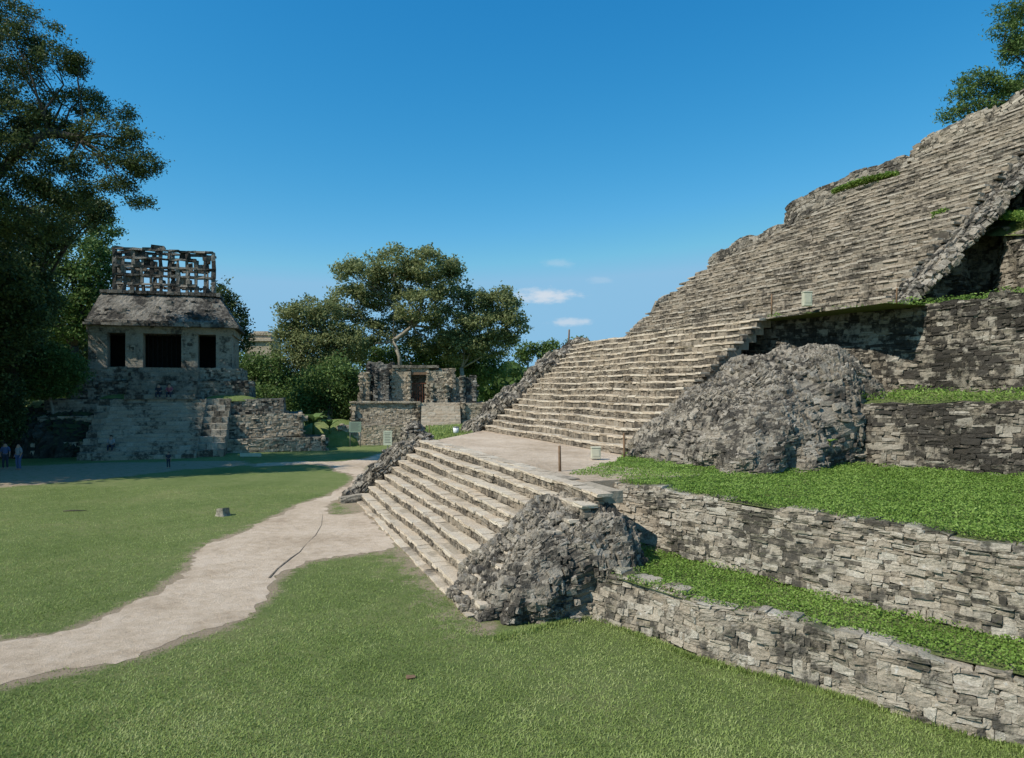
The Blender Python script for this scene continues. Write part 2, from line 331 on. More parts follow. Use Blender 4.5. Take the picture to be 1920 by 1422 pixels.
# ------------------------------------------------------------ walls
def wall(name,label,pts,mat='wall',ch=(.07,.19),sw=(.14,.55),lvl=4,batter=.12,cap=True,depth=.2,rag=.08,rnd=.14,jit=.06,cat='wall',prot=.022,par=None,sink=0.):
    pts=np.array(pts,float); L=np.r_[0,np.cumsum(np.hypot(np.diff(pts[:,0]),np.diff(pts[:,1])))]
    ph=rng.uniform(0,6,4)
    def smooth(u,c): return np.interp(u,L,pts[:,c])
    dirv=np.gradient(pts[:,:2],axis=0); dirv/=np.linalg.norm(dirv,axis=1,keepdims=True)
    nx=np.interp; 
    def S(u,v):
        x=smooth(u,0);y=smooth(u,1);zb=smooth(u,2); dx=nx(u,L,dirv[:,0]);dy=nx(u,L,dirv[:,1])
        ox,oy=dy,-dx
        w=.07*np.sin(u*.8+ph[0])+.05*np.sin(u*1.9+ph[1]+v*1.3)+.035*np.sin(v*2.4+u*.6+ph[2])+.02*np.sin(u*5+v*4)-batter*v
        return np.stack([x+ox*w,y+oy*w,zb+v],-1)
    def top(u): return smooth(u,3)-smooth(u,2)+rag*np.sin(u*1.1+ph[3])*.6+rag*.5*np.sin(u*3.1+ph[1])
    Vm=float((pts[:,3]-pts[:,2]).max())+.15
    root=thing(name,label,cat,(pts[len(pts)//2,0],pts[len(pts)//2,1],pts[len(pts)//2,2])) if par is None else par
    mb=MB(); skin(mb,S,L[-1],Vm,ch,sw,depth,prot,lvl,rnd,jit,keep=lambda u,v:v<top(u)-.05,flip=1,tilt=.03,wav=.05,hm=1.03)
    mb.build('stone_face',M[mat],root,smooth=False)
    if cap:
        mb=MB(); u=0;cu=[];w=[]
        while u<L[-1]:
            q=rng.uniform(sw[0]*1.1,sw[1]*1.1); cu.append(u+q/2);w.append(q);u+=q
        cu=np.array(cu);w=np.array(w)
        kk=rng.random(len(cu))>.06; cu=cu[kk];w=w[kk]; k=len(cu);C=S(cu,top(cu)); e=.05
        T=unit(S(cu+e,top(cu+e))-S(cu-e,top(cu-e))); B=np.tile(UP,(k,1)); Nv=unit(np.cross(T,B))
        C=C-Nv*.2+UP*rng.uniform(-.08,-.02,(k,1))
        stones(mb,C,T,Nv,B,np.stack([w/2,rng.uniform(.16,.24,k),rng.uniform(.035,.065,k)],1),lvl,.2,.06,.025,None,.06)
        mb.build('coping_stones',M[mat],root,smooth=False)
    nu=max(8,int(L[-1]/.3)); u=np.linspace(0,L[-1],nu); mb=MB()
    tp=top(u)
    vs=np.linspace(0,1,5); rows=[]
    dx=np.interp(u,L,dirv[:,0]);dy=np.interp(u,L,dirv[:,1]); o=np.stack([dy,-dx,dx*0],-1)
    for q in vs: rows.append(S(u,np.maximum(tp-.06,.1)*q-(.1 if q==0 else 0))-o*.04)
    rows.append(rows[-1]-o*.4)
    R=np.concatenate(rows); i=np.arange(nu-1)
    mb.add(R,np.concatenate([np.stack([i+a*nu,i+1+a*nu,i+1+(a+1)*nu,i+(a+1)*nu],1) for a in range(5)]),.3)
    mb.build('wall_core',M['mortar'],root,smooth=False)
    return root
w1a=G(1100,1150);w1b=G(1300,1232);w1c=G(1560,1300);w1d=G(1880,1392)
w1=[(w1a[0],w1a[1],0,1.12),(w1b[0],w1b[1],0,1.08),(w1c[0],w1c[1],0,1.05),(w1d[0],w1d[1],0,.98),(8.9,8.2,0,.95),(11.2,5.6,0,.95)]
wall('retaining_wall','lowest front retaining wall of grey rubble stone along the near lawn',w1,'wall',(.05,.15),(.09,.44),5,rag=.06)
w2=[(1.9,20.0,1.0,2.62),(2.9,18.7,1.0,2.62),(3.6,17.8,1.0,2.6),(5.3,15.2,1.02,2.62),(6.9,13.1,1.05,2.62),(8.6,11.1,1.05,2.6),(10.8,8.8,1.0,2.6),(13.5,6,1,2.6)]
wall('retaining_wall','second retaining wall of mottled stone between the two lower grassy ledges at right',w2,'wall',(.05,.16),(.09,.48),4,rag=.06)
w3=[(9.2,25.6,2.7,4.6),(10.5,22.7,2.72,4.75),(12.3,20.4,2.75,4.8),(14.1,18.8,2.75,4.85),(16.5,16.8,2.8,4.9),(19,14.5,2.8,4.9)]
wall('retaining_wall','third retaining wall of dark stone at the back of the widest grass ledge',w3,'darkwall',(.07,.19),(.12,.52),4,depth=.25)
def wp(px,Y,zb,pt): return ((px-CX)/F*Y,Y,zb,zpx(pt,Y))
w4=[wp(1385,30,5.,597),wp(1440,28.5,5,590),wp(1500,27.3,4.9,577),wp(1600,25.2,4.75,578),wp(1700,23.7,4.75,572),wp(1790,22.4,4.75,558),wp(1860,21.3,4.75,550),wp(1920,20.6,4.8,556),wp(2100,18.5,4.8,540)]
wall('retaining_wall','tall dark retaining wall holding up the high terrace at right',w4,'darkwall',(.07,.21),(.13,.56),4,depth=.28,rag=.12)
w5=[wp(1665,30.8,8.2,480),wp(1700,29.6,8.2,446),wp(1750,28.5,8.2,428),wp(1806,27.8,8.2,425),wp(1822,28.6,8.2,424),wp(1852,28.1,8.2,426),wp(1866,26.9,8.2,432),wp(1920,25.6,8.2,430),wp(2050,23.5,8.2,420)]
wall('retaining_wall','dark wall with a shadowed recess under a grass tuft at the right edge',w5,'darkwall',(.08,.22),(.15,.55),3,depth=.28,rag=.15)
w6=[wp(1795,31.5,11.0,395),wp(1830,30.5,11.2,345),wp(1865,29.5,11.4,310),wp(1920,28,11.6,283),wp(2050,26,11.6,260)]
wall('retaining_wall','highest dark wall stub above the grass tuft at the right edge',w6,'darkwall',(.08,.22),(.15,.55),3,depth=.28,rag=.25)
def tierline(label,L_,dz=4.5,mat='mound',rag=.2):
    pts=[((px-CX)/F*Y,Y,zpx(pt,Y)-dz,zpx(pt,Y)) for px,Y,pt in L_]
    wall('tier_wall',label,pts,mat,(.08,.22),(.13,.5),3,depth=.28,rag=rag,batter=.02)
tierline('ragged masonry edge of the lowest skyline tier beyond the upper steps',[(1172,43.8,630),(1205,44.4,606),(1229,44.9,592),(1234,44.9,562),(1285,45.2,547),(1321,45.4,530)])
tierline('ragged masonry edge of the second skyline tier with a blunt corner',[(1324,45.8,522),(1331,45.5,480),(1380,43.8,452),(1425,42.6,438),(1471,41.3,416)])
tierline('far rubble tier wall behind the small green patch on the skyline',[(1469,42.,414),(1473,41.8,388),(1520,40.6,356),(1600,38.8,325),(1690,36.8,292),(1712,36.4,288)],rag=.12)
tierline('broken masonry edge of the highest skyline tier at upper right',[(1711,36.,272),(1760,35.3,247),(1800,34.6,229),(1860,33.6,200),(1920,32.8,164),(2060,30.5,92)],rag=.18,mat='upper')
# ------------------------------------------------------------ rubble mounds
def mound(name,label,cs,ct,a,b,z0,Hf,e=.5,p=2.5,mat='mound',lvl=4,ch=(.07,.17),sw=(.09,.32),prot=.035,rot=0.,cat='rubble mound',seed=0.,K=5,led=.85):
    root=thing(name,label,cat,ST(cs,ct,z0)); per=2*math.pi*math.sqrt((a*a+b*b)/2)
    cr,sr=math.cos(rot),math.sin(rot)
    Hm=max(Hf(ct+b*.6),Hf(ct)); VL=Hm+min(a,b)*.9
    def S(u,v):
        ph=-u/per*2*math.pi; q=np.clip(v/VL,0,1.)
        ang=q*math.pi/2; r=np.cos(ang)**(2/p); zz=np.sin(ang)**(2/p)
        wob=1.1*np.sin(ph*2+seed)+.8*np.sin(ph*5+seed*3)
        zz=np.clip(zz-np.sin(2*math.pi*K*zz+wob)/(2*math.pi*K)*led*np.clip(1.15-zz,0,1),0,1.05)
        r=np.where(q>=1,0,r)
        lump=1+.06*np.sin(ph*3+seed)+.05*np.sin(ph*7+seed*2)*np.cos(zz*3)+.03*np.sin(ph*13+zz*6+seed)
        c=np.cos(ph);s=np.sin(ph); x=a*r*lump*np.sign(c)*np.abs(c)**e; y=b*r*lump*np.sign(s)*np.abs(s)**e
        ss=cs+cr*x-sr*y; tt=ct+sr*x+cr*y
        n=.11*np.sin(ss*2.3+tt*1.1+seed)+.10*np.sin(tt*3.1-ss*.7+zz*4+seed)+.06*np.sin(ss*5+zz*7)+.05*np.sin(tt*8+ss*6)
        hh=np.array(Hf(tt))
        return ST(ss+n*.8,tt+n*.6,z0+zz*(hh+n*1.4*zz))
    mb=MB()
    skin(mb,S,per,VL*.7,ch,sw,.22,prot,lvl,.16,.07,tilt=.045,flip=1,wav=.05,hm=1.03,upz=.55)
    S2=lambda u,v:S(u,v+VL*.62)
    skin(mb,S2,per,VL*.32,(.06,.15),(.08,.26),.18,prot*1.5,lvl,.22,.1,tilt=.16,flip=1,wav=.1,hm=1.05,upz=.35,keep=lambda u,v:rng.random(len(u))<np.clip(1.05-(v/VL/.36)**2,.2,1))
    mb.build('rubble_stones',M[mat],root,smooth=False)
    mb=MB(); sheet(mb,S,per,VL*.999,200,90,off=-.06,flip=1,rough=.022); mb.build('rubble_core',M['mound'],root,smooth=False)
    return root
mound('rubble_mound','large grey rubble mound at the near end of the low steps',2.1,2.1,2.1,2.05,-.05,lambda t:np.clip(.75+.62*np.asarray(t),.75,2.72),mat='mound',lvl=4)
mound('rubble_mound','huge dark rubble mound flanking the near end of the middle steps',6.1,12.0,3.75,3.9,2.55,lambda t:np.clip(1.15+.56*(np.asarray(t)-8.2),1.05,4.35),mat='mound',lvl=4,ch=(.08,.21),sw=(.11,.42),rot=-.12,seed=2.,K=6,p=2.6)
def ridge(name,label,s,t0,z0,t1,z1,w,h,mat='mound',lvl=3,sw=(.12,.38),s2=None,par=None):
    root=thing(name,label,'rubble ridge',ST(s,t0,z0)); s2=s if s2 is None else s2
    Ls=math.hypot(t1-t0,z1-z0); arc=math.pi*(w/2+h)/2*1.1
    ca=(t1-t0)/Ls; sa=(z1-z0)/Ls
    sd_=rng.uniform(0,6)
    def S(u,v):
        q=u/Ls; ph=v/arc*math.pi; tp=np.sqrt(np.clip(1-(np.abs(2*q-1))**6,0,1))
        k=1+.22*np.sin(u*1.7+sd_)+.16*np.sin(u*3.7+v*2)+.1*np.sin(u*7.1)
        c_=np.cos(ph);s_=np.sin(ph)
        ds=-w/2*np.sign(c_)*np.abs(c_)**.7*tp*k; hh=h*np.abs(s_)**.6*tp*k
        return ST(s+(s2-s)*q+ds, t0+ca*u-sa*hh, z0+sa*u+ca*hh)
    mb=MB(); skin(mb,S,Ls,arc,(.08,.24),sw,.22,.06,lvl,.2,.1,tilt=.1,flip=-1); mb.build('rubble_stones',M[mat],root,smooth=False)
    mb=MB(); sheet(mb,S,Ls,arc,int(Ls/.12)+3,18,off=-.05,flip=-1,rough=.025); mb.build('rubble_core',M['mound'],root,smooth=False)
ridge('rubble_ridge','crumbled stone ridge closing the far end of the low steps',19.5,-.5,-.3,3.6,2.75,1.1,.55)
ridge('rubble_ridge','dark crumbled stone ridge at the far end of the middle steps',26.3,T2-1.2,1.9,T2+N2*TR2+.8,Z3+.15,1.9,.62)
ridge('rubble_ridge','stone ridge running up the near side of the upper steps',5.0,T3-.3,Z3-.55,T3+10,16.1,1.2,.16,lvl=4,mat='mound')
c=P(776,836,36); 
pr=thing('rubble_pile','upright grey stone pile at the far corner of the paved landing','rubble pile',(c[0],c[1],0))
def SP(u,v):
    ph=-u/3.6*2*math.pi; r=.62*(1-.25*v/3.3)+.06*np.sin(ph*3+v*2); r=np.where(v>2.9,r*np.clip((3.5-v)/.6,0.05,1),r)
    return np.stack([c[0]+r*np.cos(ph),c[1]+r*np.sin(ph),v+0*r],-1)
mb=MB(); skin(mb,SP,3.6,3.4,(.12,.26),(.14,.38),.22,.06,3,.2,.1,tilt=.12,flip=1); sheet(mb,SP,3.6,3.45,14,8,off=-.1,flip=1); mb.build('rubble_stones',M['mound'],pr,smooth=False)
# ------------------------------------------------------------ ground, path
path_px=[(-350,1400),(-350,1290),(0,1203),(60,1198),(130,1183),(220,1149),(300,1109),(347,1074),(370,1048),(374,1034),(402,1017),(452,1000),(512,972),(562,947),(622,927),(655,909),(668,897),(662,889),(635,884),(625,875),(600,871),(560,871),(480,875),(480,870),(560,866),(640,866),(690,860),(712,851),(735,850),(728,862),(700,868),(680,876),(690,893),(678,915),(672,930),(640,935),(612,948),(608,965),(640,967),(680,960),(700,972),(732,1008),(735,1022),(715,1034),(640,1043),(575,1052),(537,1072),(511,1093),(496,1122),(460,1152),(420,1175),(355,1197),(285,1219),(215,1242),(120,1262),(0,1281)]
PP=np.array([G(*p)[:2] for p in path_px])
def resample(Q,st=.16,j=.05):
    out=[]
    n=len(Q)
    for i in range(n):
        a=Q[i];b=Q[(i+1)%n];L=np.linalg.norm(b-a);m=max(1,min(int(L/st),80)); nrm=np.array([-(b-a)[1],(b-a)[0]])/(L+1e-9)
        for q in range(m):
            x=a+(b-a)*q/m; out.append(x+nrm*(rng.normal(0,j)+.10*math.sin(x[0]*2.1+x[1]*1.3)+.07*math.sin(x[0]*5.1-x[1]*4.3)+.04*math.sin(x[0]*11+x[1]*9)))
    return np.array(out)
PR=resample(PP)
def inpoly(x,y,Q):
    ins=np.zeros(len(x),bool); j=len(Q)-1
    for i in range(len(Q)):
        xi,yi=Q[i];xj,yj=Q[j]
        c=((yi>y)!=(yj>y))&(x<(xj-xi)*(y-yi)/(yj-yi+1e-12)+xi); ins^=c; j=i
    return ins
def distpoly(x,y,Q):
    d=np.full(len(x),1e9); p=np.stack([x,y],1)
    for i in range(len(Q)):
        a=Q[i];b=Q[(i+1)%len(Q)];ab=b-a;t=np.clip(((p-a)@ab)/(ab@ab+1e-12),0,1); d=np.minimum(d,np.linalg.norm(p-a-t[:,None]*ab,axis=1))
    return d
xs=np.unique(np.r_[-1500,-700,-350,-200,-120,-80,np.arange(-60,-20,1.),np.arange(-20,12,.35),np.arange(12,40,3.),60,100,200,400,800,1500])
ys=np.unique(np.r_[-200,-60,-20,-5,0,np.arange(4,40,.35),np.arange(40,75,1.),80,100,140,200,350,700,1500,3000])
gx,gy=np.meshgrid(xs,ys,indexing='ij'); gxr=gx.ravel();gyr=gy.ravel()
dp=distpoly(gxr,gyr,PP); dirt=np.where(inpoly(gxr,gyr,PP),1.,np.clip(.70-dp*.6,0,1))
far_dirt=np.array([G(*p)[:2] for p in [(-500,945),(-500,880),(0,876),(180,868),(450,864),(480,872),(330,882),(200,898),(80,908),(0,915)]])
dirt=np.maximum(dirt,np.where(inpoly(gxr,gyr,far_dirt),.72,np.clip(.5-distpoly(gxr,gyr,far_dirt)*.35,0,1)))
ss,tt=rel(gxr,gyr); dirt=np.maximum(dirt,np.where((ss>0)&(ss<20)&(tt<.3)&(tt>-2.2),np.clip(.66+.24*tt+.012*ss,0,.85),0))
nx_,ny_=len(xs),len(ys); i=(np.arange(nx_-1)[:,None]*ny_+np.arange(ny_-1)[None]).ravel()
mb=MB(); mb.add(np.stack([gxr,gyr,0*gxr],1),np.stack([i,i+ny_,i+ny_+1,i+1],1),dirt)
gr=mb.build('ground',M['lawn'],None,attr='dirt'); tag(gr,None,None,kind='structure')
po=poly('dirt_path',[(x,y,.006) for x,y in PR],M['path']); tag(po,None,None,kind='structure')
cr=[G(*p) for p in [(505,1085),(520,1068),(545,1048),(562,1036),(575,1020),(592,1004),(603,985),(605,965)]]
mb=MB(); mb.tube([np.array([a[0],a[1],-.01]) for a in cr],[.05,.045,.05,.035,.02,.03,.025,.02],5); o=mb.build('drain_edge',M['mortar']); tag(o,'thin dark crack like stone edge running along the pale path','drain edge')
bank=[(-4.6,34.5,2.3),(-1.9,41.5,2.62),(-2.6,50,2.5),(-6.6,51,2.3),(-6.3,42,2.0)]
mb=MB(); Q=np.array(bank); cc=Q.mean(0)+[0,0,.2]; out=[]
for q in Q: out.append([cc[0]+(q[0]-cc[0])*1.35,cc[1]+(q[1]-cc[1])*1.12,-.1])
V=list(Q)+out+[cc]
mb.add(V,[[i_,i_+5,(i_+1)%5+5,(i_+1)%5] for i_ in range(5)]+[[0,1,2,10]]+[[2,3,4,10]],0.)
mb.add([Q[4],Q[0],cc,cc+[.01,0,0]],[[0,1,2,3]],0.)
o=mb.build('grass_bank',M['lawn'],None,attr='dirt'); tag(o,None,None,kind='structure')
def ledge(name,pts,mat='lawn'):
    o=poly(name,pts,M[mat]); tag(o,None,None,kind='structure'); return o
L1=[(w1a[0],w1a[1]+.1),(w1b[0]+.1,w1b[1]+.15),(w1c[0]+.12,w1c[1]+.12),(w1d[0]+.15,w1d[1]+.1),(9.0,8.3),(11.4,5.7),(13.6,6.1),(10.9,8.9),(8.7,11.2),(7.0,13.2),(5.4,15.3),(3.7,17.9),(2.2,19.6),(1.7,17.2)]
ledge('terrace_ground',[(x,y,1.0) for k,(x,y) in enumerate(L1)])
p1=ST(4.5,LT+.5,0);p2=ST(9,T2,0)
L2=[(2.2,19.9),(3.8,17.9),(5.5,15.4),(7.1,13.2),(8.8,11.2),(11,8.9),(13.7,6.1),(19.2,14.6),(16.6,16.9),(14.2,18.9),(12.4,20.5),(10.6,22.8),(9.4,25.6),(p2[0],p2[1]),(3.6,23.6),(p1[0],p1[1])]
L2z=[2.56]*7+[2.8,2.8,2.75,2.75,2.75,2.75,2.72,2.72,2.66]
ledge('terrace_ground',[(x,y,z) for (x,y),z in zip(L2,L2z)])
L3=[(9.6,25.9,4.6),(10.8,23.0,4.7),(12.55,20.7,4.75),(14.35,19.1,4.8),(16.75,17.1,4.85),(19.3,14.8,4.85),(24,17,5.1),(15.6,21,5.15),(12.6,25.4,5.1),(11,28,5.1)]
ledge('terrace_ground',L3)
L4=[(x+.25,y+.5,min(zt-.15,8.3)) for x,y,zb,zt in w4[1:]]+[(24,22.5,8.3),(16,29.5,8.25),(11.5,31,8.15)]
ledge('terrace_ground',L4)
L5=[(x+.1,y+.35,zt-.15) for x,y,zb,zt in [w5[2],w5[3],w5[6],w5[7],w5[8]]]+[(24,27,12.3),(w6[3][0],w6[3][1],12.4),(w6[0][0],w6[0][1],12.5)]
ledge('terrace_ground',L5)
# ------------------------------------------------------------ vegetation sheets
def blades(mb,X,h,w,lean=.5,flat=0):
    k=len(X); a=rng.uniform(0,2*math.pi,k); T=np.stack([np.cos(a),np.sin(a),0*a],1); L=np.stack([-np.sin(a),np.cos(a),0*a],1)
    hh=h*rng.uniform(.6,1.3,k)[:,None]; ww=w*rng.uniform(.7,1.3,k)[:,None]; le=rng.normal(0,lean,k)[:,None]
    top=X+UP*hh+L*hh*le
    V=np.stack([X-T*ww/2,X+T*ww/2,top+T*ww*.12,top-T*ww*.12],1)
    x,y=X[:,0],X[:,1]
    ti=np.clip(rng.normal(.42,.2,k)+.10*np.sin(x*.9+y*.5+np.sin(y*.7))+.1*np.sin(x*2.3-y*1.7+np.sin(x*1.9))+.09*np.sin(x*5.3+2*np.sin(y*3.1)),0,1)
    mb.add(V.reshape(-1,3),np.arange(k*4).reshape(-1,4),np.repeat(ti,4))
def leaves(mb,X,size,up=.6,tv=None,asp=.6):
    k=len(X); n=unit(rng.normal(0,1,(k,3))+np.array([0,0,up*2])); r=unit(np.cross(n,rng.normal(0,1,(k,3)))); b=np.cross(n,r)
    s=(size*rng.uniform(.6,1.4,k))[:,None]
    V=np.stack([X-r*s*.5,X-b*s*.5*asp+r*s*.05,X+r*s*.5,X+b*s*.5*asp+r*s*.05],1)
    tv=rng.random(k) if tv is None else np.clip(tv,0,1)
    mb.add(V.reshape(-1,3),np.arange(k*4).reshape(-1,4),np.repeat(tv,4))
Nb=520000; yy=8.6+(rng.random(Nb)**1.7)*28; xx=rng.uniform(-.80,.75,Nb)*yy
ok=~inpoly(xx,yy,PR); s_,t_=rel(xx,yy)
ok&=~((t_>-.12)&(s_>.1)&(s_<25))
w1l=np.array([p[:2] for p in w1]); 
yw=np.interp(xx,w1l[:,0],w1l[:,1]); ok&=~((xx>w1a[0]-.1)&(yy>yw-.02))
dpp=distpoly(xx,yy,PP); ok&=(dpp>.1)|(rng.random(Nb)<.3); ok&=~((dpp<1.3)&(rng.random(Nb)<.78-.55*dpp))
ok&=~((s_>3)&(s_<20)&(t_<0)&(t_>-2.)&(rng.random(Nb)<.85+.38*t_))
dn=.5+.5*np.sin(xx*.7+1.3*np.sin(yy*.6))*np.sin(yy*.9+xx*.3); dn2=.5+.5*np.sin(xx*2.9+1.3*np.sin(yy*2.6))*np.sin(yy*3.1+xx*1.3); ok&=rng.random(Nb)<.45+.35*dn+.25*dn2
X=np.stack([xx[ok],yy[ok],0*xx[ok]],1); mb=MB(); blades(mb,X,.03,.016,1.2)
o=mb.build('lawn_grass',M['blade'],smooth=False); tag(o,'short green lawn grass spread over the plaza floor','grass',kind='stuff')
q=rng.random(6000); ux=np.interp(q,np.linspace(0,1,len(w1)),w1l[:,0]); uy=np.interp(q,np.linspace(0,1,len(w1)),w1l[:,1])-abs(rng.normal(0,.1,6000))
q2=rng.random(2500); E0=G(930,1196)[:2];E1=G(1100,1156)[:2]; ux=np.r_[ux,E0[0]+(E1[0]-E0[0])*q2+rng.normal(0,.07,2500)+.05]; uy=np.r_[uy,E0[1]+(E1[1]-E0[1])*q2-abs(rng.normal(0,.12,2500))]
mb=MB(); blades(mb,np.stack([ux-.05,uy,0*ux],1),.08,.018,.7); o=mb.build('grass_fringe',M['blade'],smooth=False); tag(o,'taller grass blades growing along the foot of the lowest wall','grass',kind='stuff')
def cover(name,label,pts,n,zf,size,hh=.08,thin=0.):
    Q=np.array([p[:2] for p in pts]); mn,mx=Q.min(0),Q.max(0); x=rng.uniform(mn[0],mx[0],n*3); y=rng.uniform(mn[1],mx[1],n*3)
    k=inpoly(x,y,Q)&(np.abs(x)<y*.78+1); x=x[k][:n];y=y[k][:n]
    b=.5+.5*np.sin(x*1.7+y)*np.sin(y*2.1-x*.6); d=.5+.5*np.sin(x*5.1+y*2)*np.sin(y*4.7-x*3)
    k=rng.random(len(x))<.72+.28*np.sin(x*2.7+1.3*y)*np.sin(y*3.3-x*.8)+.2*b-thin; x=x[k];y=y[k];b=b[k];d=d[k]
    z=zf(x,y)+rng.random(len(x))*hh*(.4+b*.8+d*.7)
    mb=MB(); leaves(mb,np.stack([x,y,z],1),size,.7,.47+.22*(b-.5)+.2*(d-.5)+rng.normal(0,.18,len(x))); o=mb.build(name,M['leaf_bank'],smooth=False); tag(o,label,'ground cover',kind='stuff')
cover('ground_cover','low leafy green plants carpeting the narrow ledge between the two lowest walls',L1,80000,lambda x,y:0*x+1.01,.05,.11)
def z2(x,y): return 2.58+np.clip((y-11-(8-x)*1.2)*.012,0,.2)
cover('ground_cover','bright green leafy carpet on the widest grass ledge at right',L2,190000,z2,.05,.11)
cover('ground_cover','green leafy strip on the ledge above the third wall',L3,24000,lambda x,y:0*x+4.85,.07,.28)
cover('ground_cover','thin green growth along the top of the tall dark wall',[(p[0],p[1]) for p in L4],12000,lambda x,y:0*x+8.22,.08,.15,.2)
cover('ground_cover','green tuft of plants on the dark wall at the right edge',[(p[0],p[1]) for p in L5],18000,lambda x,y:0*x+11.45+np.clip((y-25.5)*.3,0,1),.1,.3)
k=3500; a_=rng.random(k); b_=rng.random(k); pxx=1560+125*a_; Yb=38.6-2.6*a_-.5*b_; pyy=360-34*a_-8*b_*np.sin(a_*3.1)
Xb=np.stack([(pxx-CX)/F*Yb,Yb,H+(HY-pyy)/F*Yb+rng.normal(0,.06,k)],1)
mb=MB(); leaves(mb,Xb,.16,.8); o=mb.build('ground_cover',M['leaf_bank'],smooth=False); tag(o,'small green patch on the tier just below the skyline','ground cover',kind='stuff')
k=5000; a_=rng.random(k);b_=rng.random(k)
Xb=np.stack([np.interp(a_,[0,1],[-4.6,-6.4])*(1-b_)+np.interp(a_,[0,1],[-2,-2.6])*b_, np.interp(a_,[0,1],[35,50.5])*(1-b_)+np.interp(a_,[0,1],[41.5,50])*b_,2.35+.2*b_+rng.random(k)*.12],1)
mb=MB(); blades(mb,Xb,.12,.06,.6); o=mb.build('bank_grass',M['blade'],smooth=False); tag(o,'green grass on the raised bank beyond the paved landing','grass',kind='stuff')
# ------------------------------------------------------------ trees
def pn(X,f,s): 
    return (np.sin(X[:,0]*f+s+1.7*np.sin(X[:,2]*f*.7))*np.sin(X[:,1]*f*1.1+s*2.1)+np.sin(X[:,2]*f*1.3+s*.7+1.3*np.sin(X[:,0]*f*.6)))*.5
def LB(px,py,Y,rx,ry,ry2=None): 
    c=P(px,py,Y); return (c,np.array([rx/F*Y,(ry2 or (rx+ry)/2)/F*Y,ry/F*Y]))
def tree(name,label,base,lobes,n,leaf,mat,fork,tr,bark='bark',group=None,gap=-.15,clump=.9,per=10,sub=4,shell=.5,asp=.6,cat='tree',droop=0,bk=1.,hubs=None):
    base=np.array(base,float); root=thing(name,label,cat,base,group)
    fork=np.array(fork,float)
    mb=MB(); m=(base+fork)/2+np.array([rng.normal(0,.15),rng.normal(0,.15),0])
    mb.tube([base-[0,0,.2],base*.8+m*.2,m,fork],[tr*1.35,tr*1.08,tr*.9,tr*.75],9); mb.build('trunk',M[bark],root)
    mb=MB()
    H_=[fork]+[np.array(h,float) for h in (hubs or [])]
    for a_,b_ in zip(H_[:-1],H_[1:]): mb.tube([a_,(a_+b_)/2+rng.normal(0,.2,3),b_],[tr*.65,tr*.5,tr*.4],7)
    for c,r in lobes:
        fk=min(H_,key=lambda h:np.linalg.norm(h-c)); d=c-fk; L=np.linalg.norm(d); m1=fk+d*.35+rng.normal(0,.08*L,3)*[1,1,.5]; m2=fk+d*.7+rng.normal(0,.06*L,3)*[1,1,.4]+[0,0,.05*L]
        r0=tr*.45*min(1,.35+np.max(r)/5)*bk
        mb.tube([fk-[0,0,.1],m1,m2,c],[r0,r0*.7,r0*.45,r0*.2],6)
        for q in range(sub):
            e=c+rng.normal(0,.5,3)*r; st=m2 if q%2 else m1*.4+m2*.6; mm=(st+e)/2+rng.normal(0,.15,3)*r
            mb.tube([st,mm,e],[r0*.35,r0*.2,r0*.07],5)
    mb.build('branches',M[bark],root)
    w=np.array([np.prod(r)**(2/3) for c,r in lobes]); w/=w.sum(); nc=n//per
    li=rng.choice(len(lobes),nc,p=w); C=np.array([c for c,r in lobes])[li]; R=np.array([r for c,r in lobes])[li]
    d=unit(rng.normal(0,1,(nc,3))); rr=rng.uniform(shell,1.,nc)**.6
    rr=rr*(1+.14*np.sin(d[:,0]*5+li)+.12*np.sin(d[:,2]*7+li*2)+.08*np.sin(d[:,0]*13+li))
    X=C+d*R*rr[:,None]
    k=pn(X,2.2/ (clump+.6),3.)>gap; X=X[k];R=R[k];rr=rr[k]
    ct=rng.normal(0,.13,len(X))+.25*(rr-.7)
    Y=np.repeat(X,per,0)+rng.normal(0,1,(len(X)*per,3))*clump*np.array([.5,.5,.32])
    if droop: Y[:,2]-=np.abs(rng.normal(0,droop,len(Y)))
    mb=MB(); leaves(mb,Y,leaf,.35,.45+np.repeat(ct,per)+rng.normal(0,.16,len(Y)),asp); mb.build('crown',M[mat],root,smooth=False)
    return root
YM=85
tree('tree','large olive green spreading tree behind the small ruined temple',(P(752,730,YM)[0],YM,0),
 [LB(680,518,YM,46,36),LB(740,500,YM,54,32),LB(805,500,YM-1,50,34),LB(842,545,YM,34,42),LB(650,570,YM,38,32),LB(712,558,YM+2,42,32),LB(790,572,YM-2,48,34),LB(650,498,YM,20,16),LB(850,505,YM,20,20),LB(690,622,YM+1,48,30),LB(845,612,YM,40,32),LB(770,535,YM+3,44,26),LB(655,655,YM+1,40,25),LB(745,610,YM+3,34,22),LB(800,640,YM+3,45,24)],
 66000,.32,'leaf_olive',P(752,700,YM),.5,gap=-.28,clump=.7,sub=6,bk=.85,hubs=[P(738,640,YM),P(775,610,YM)])
tree('tree','olive tree with drooping side crown on the right of the tree cluster',(P(880,690,86)[0],86,0),
 [LB(890,565,86,36,24),LB(940,567,87,34,24),LB(962,610,87,26,38),LB(905,610,86,46,34),LB(870,650,86,50,26),LB(930,650,87,30,22)],30000,.32,'leaf_olive',P(865,690,86),.35,gap=-.32,clump=.7)
tree('tree','rounded olive tree on the left of the tree cluster',(P(590,720,80)[0],80,0),
 [LB(570,590,80,45,30),LB(542,620,80,26,32),LB(612,595,80,35,32),LB(590,650,80,52,36),LB(640,640,80,42,36),LB(550,675,80,42,36),LB(615,700,80,50,40)],40000,.3,'leaf_olive',P(592,690,80),.4,gap=-.42,clump=.7)
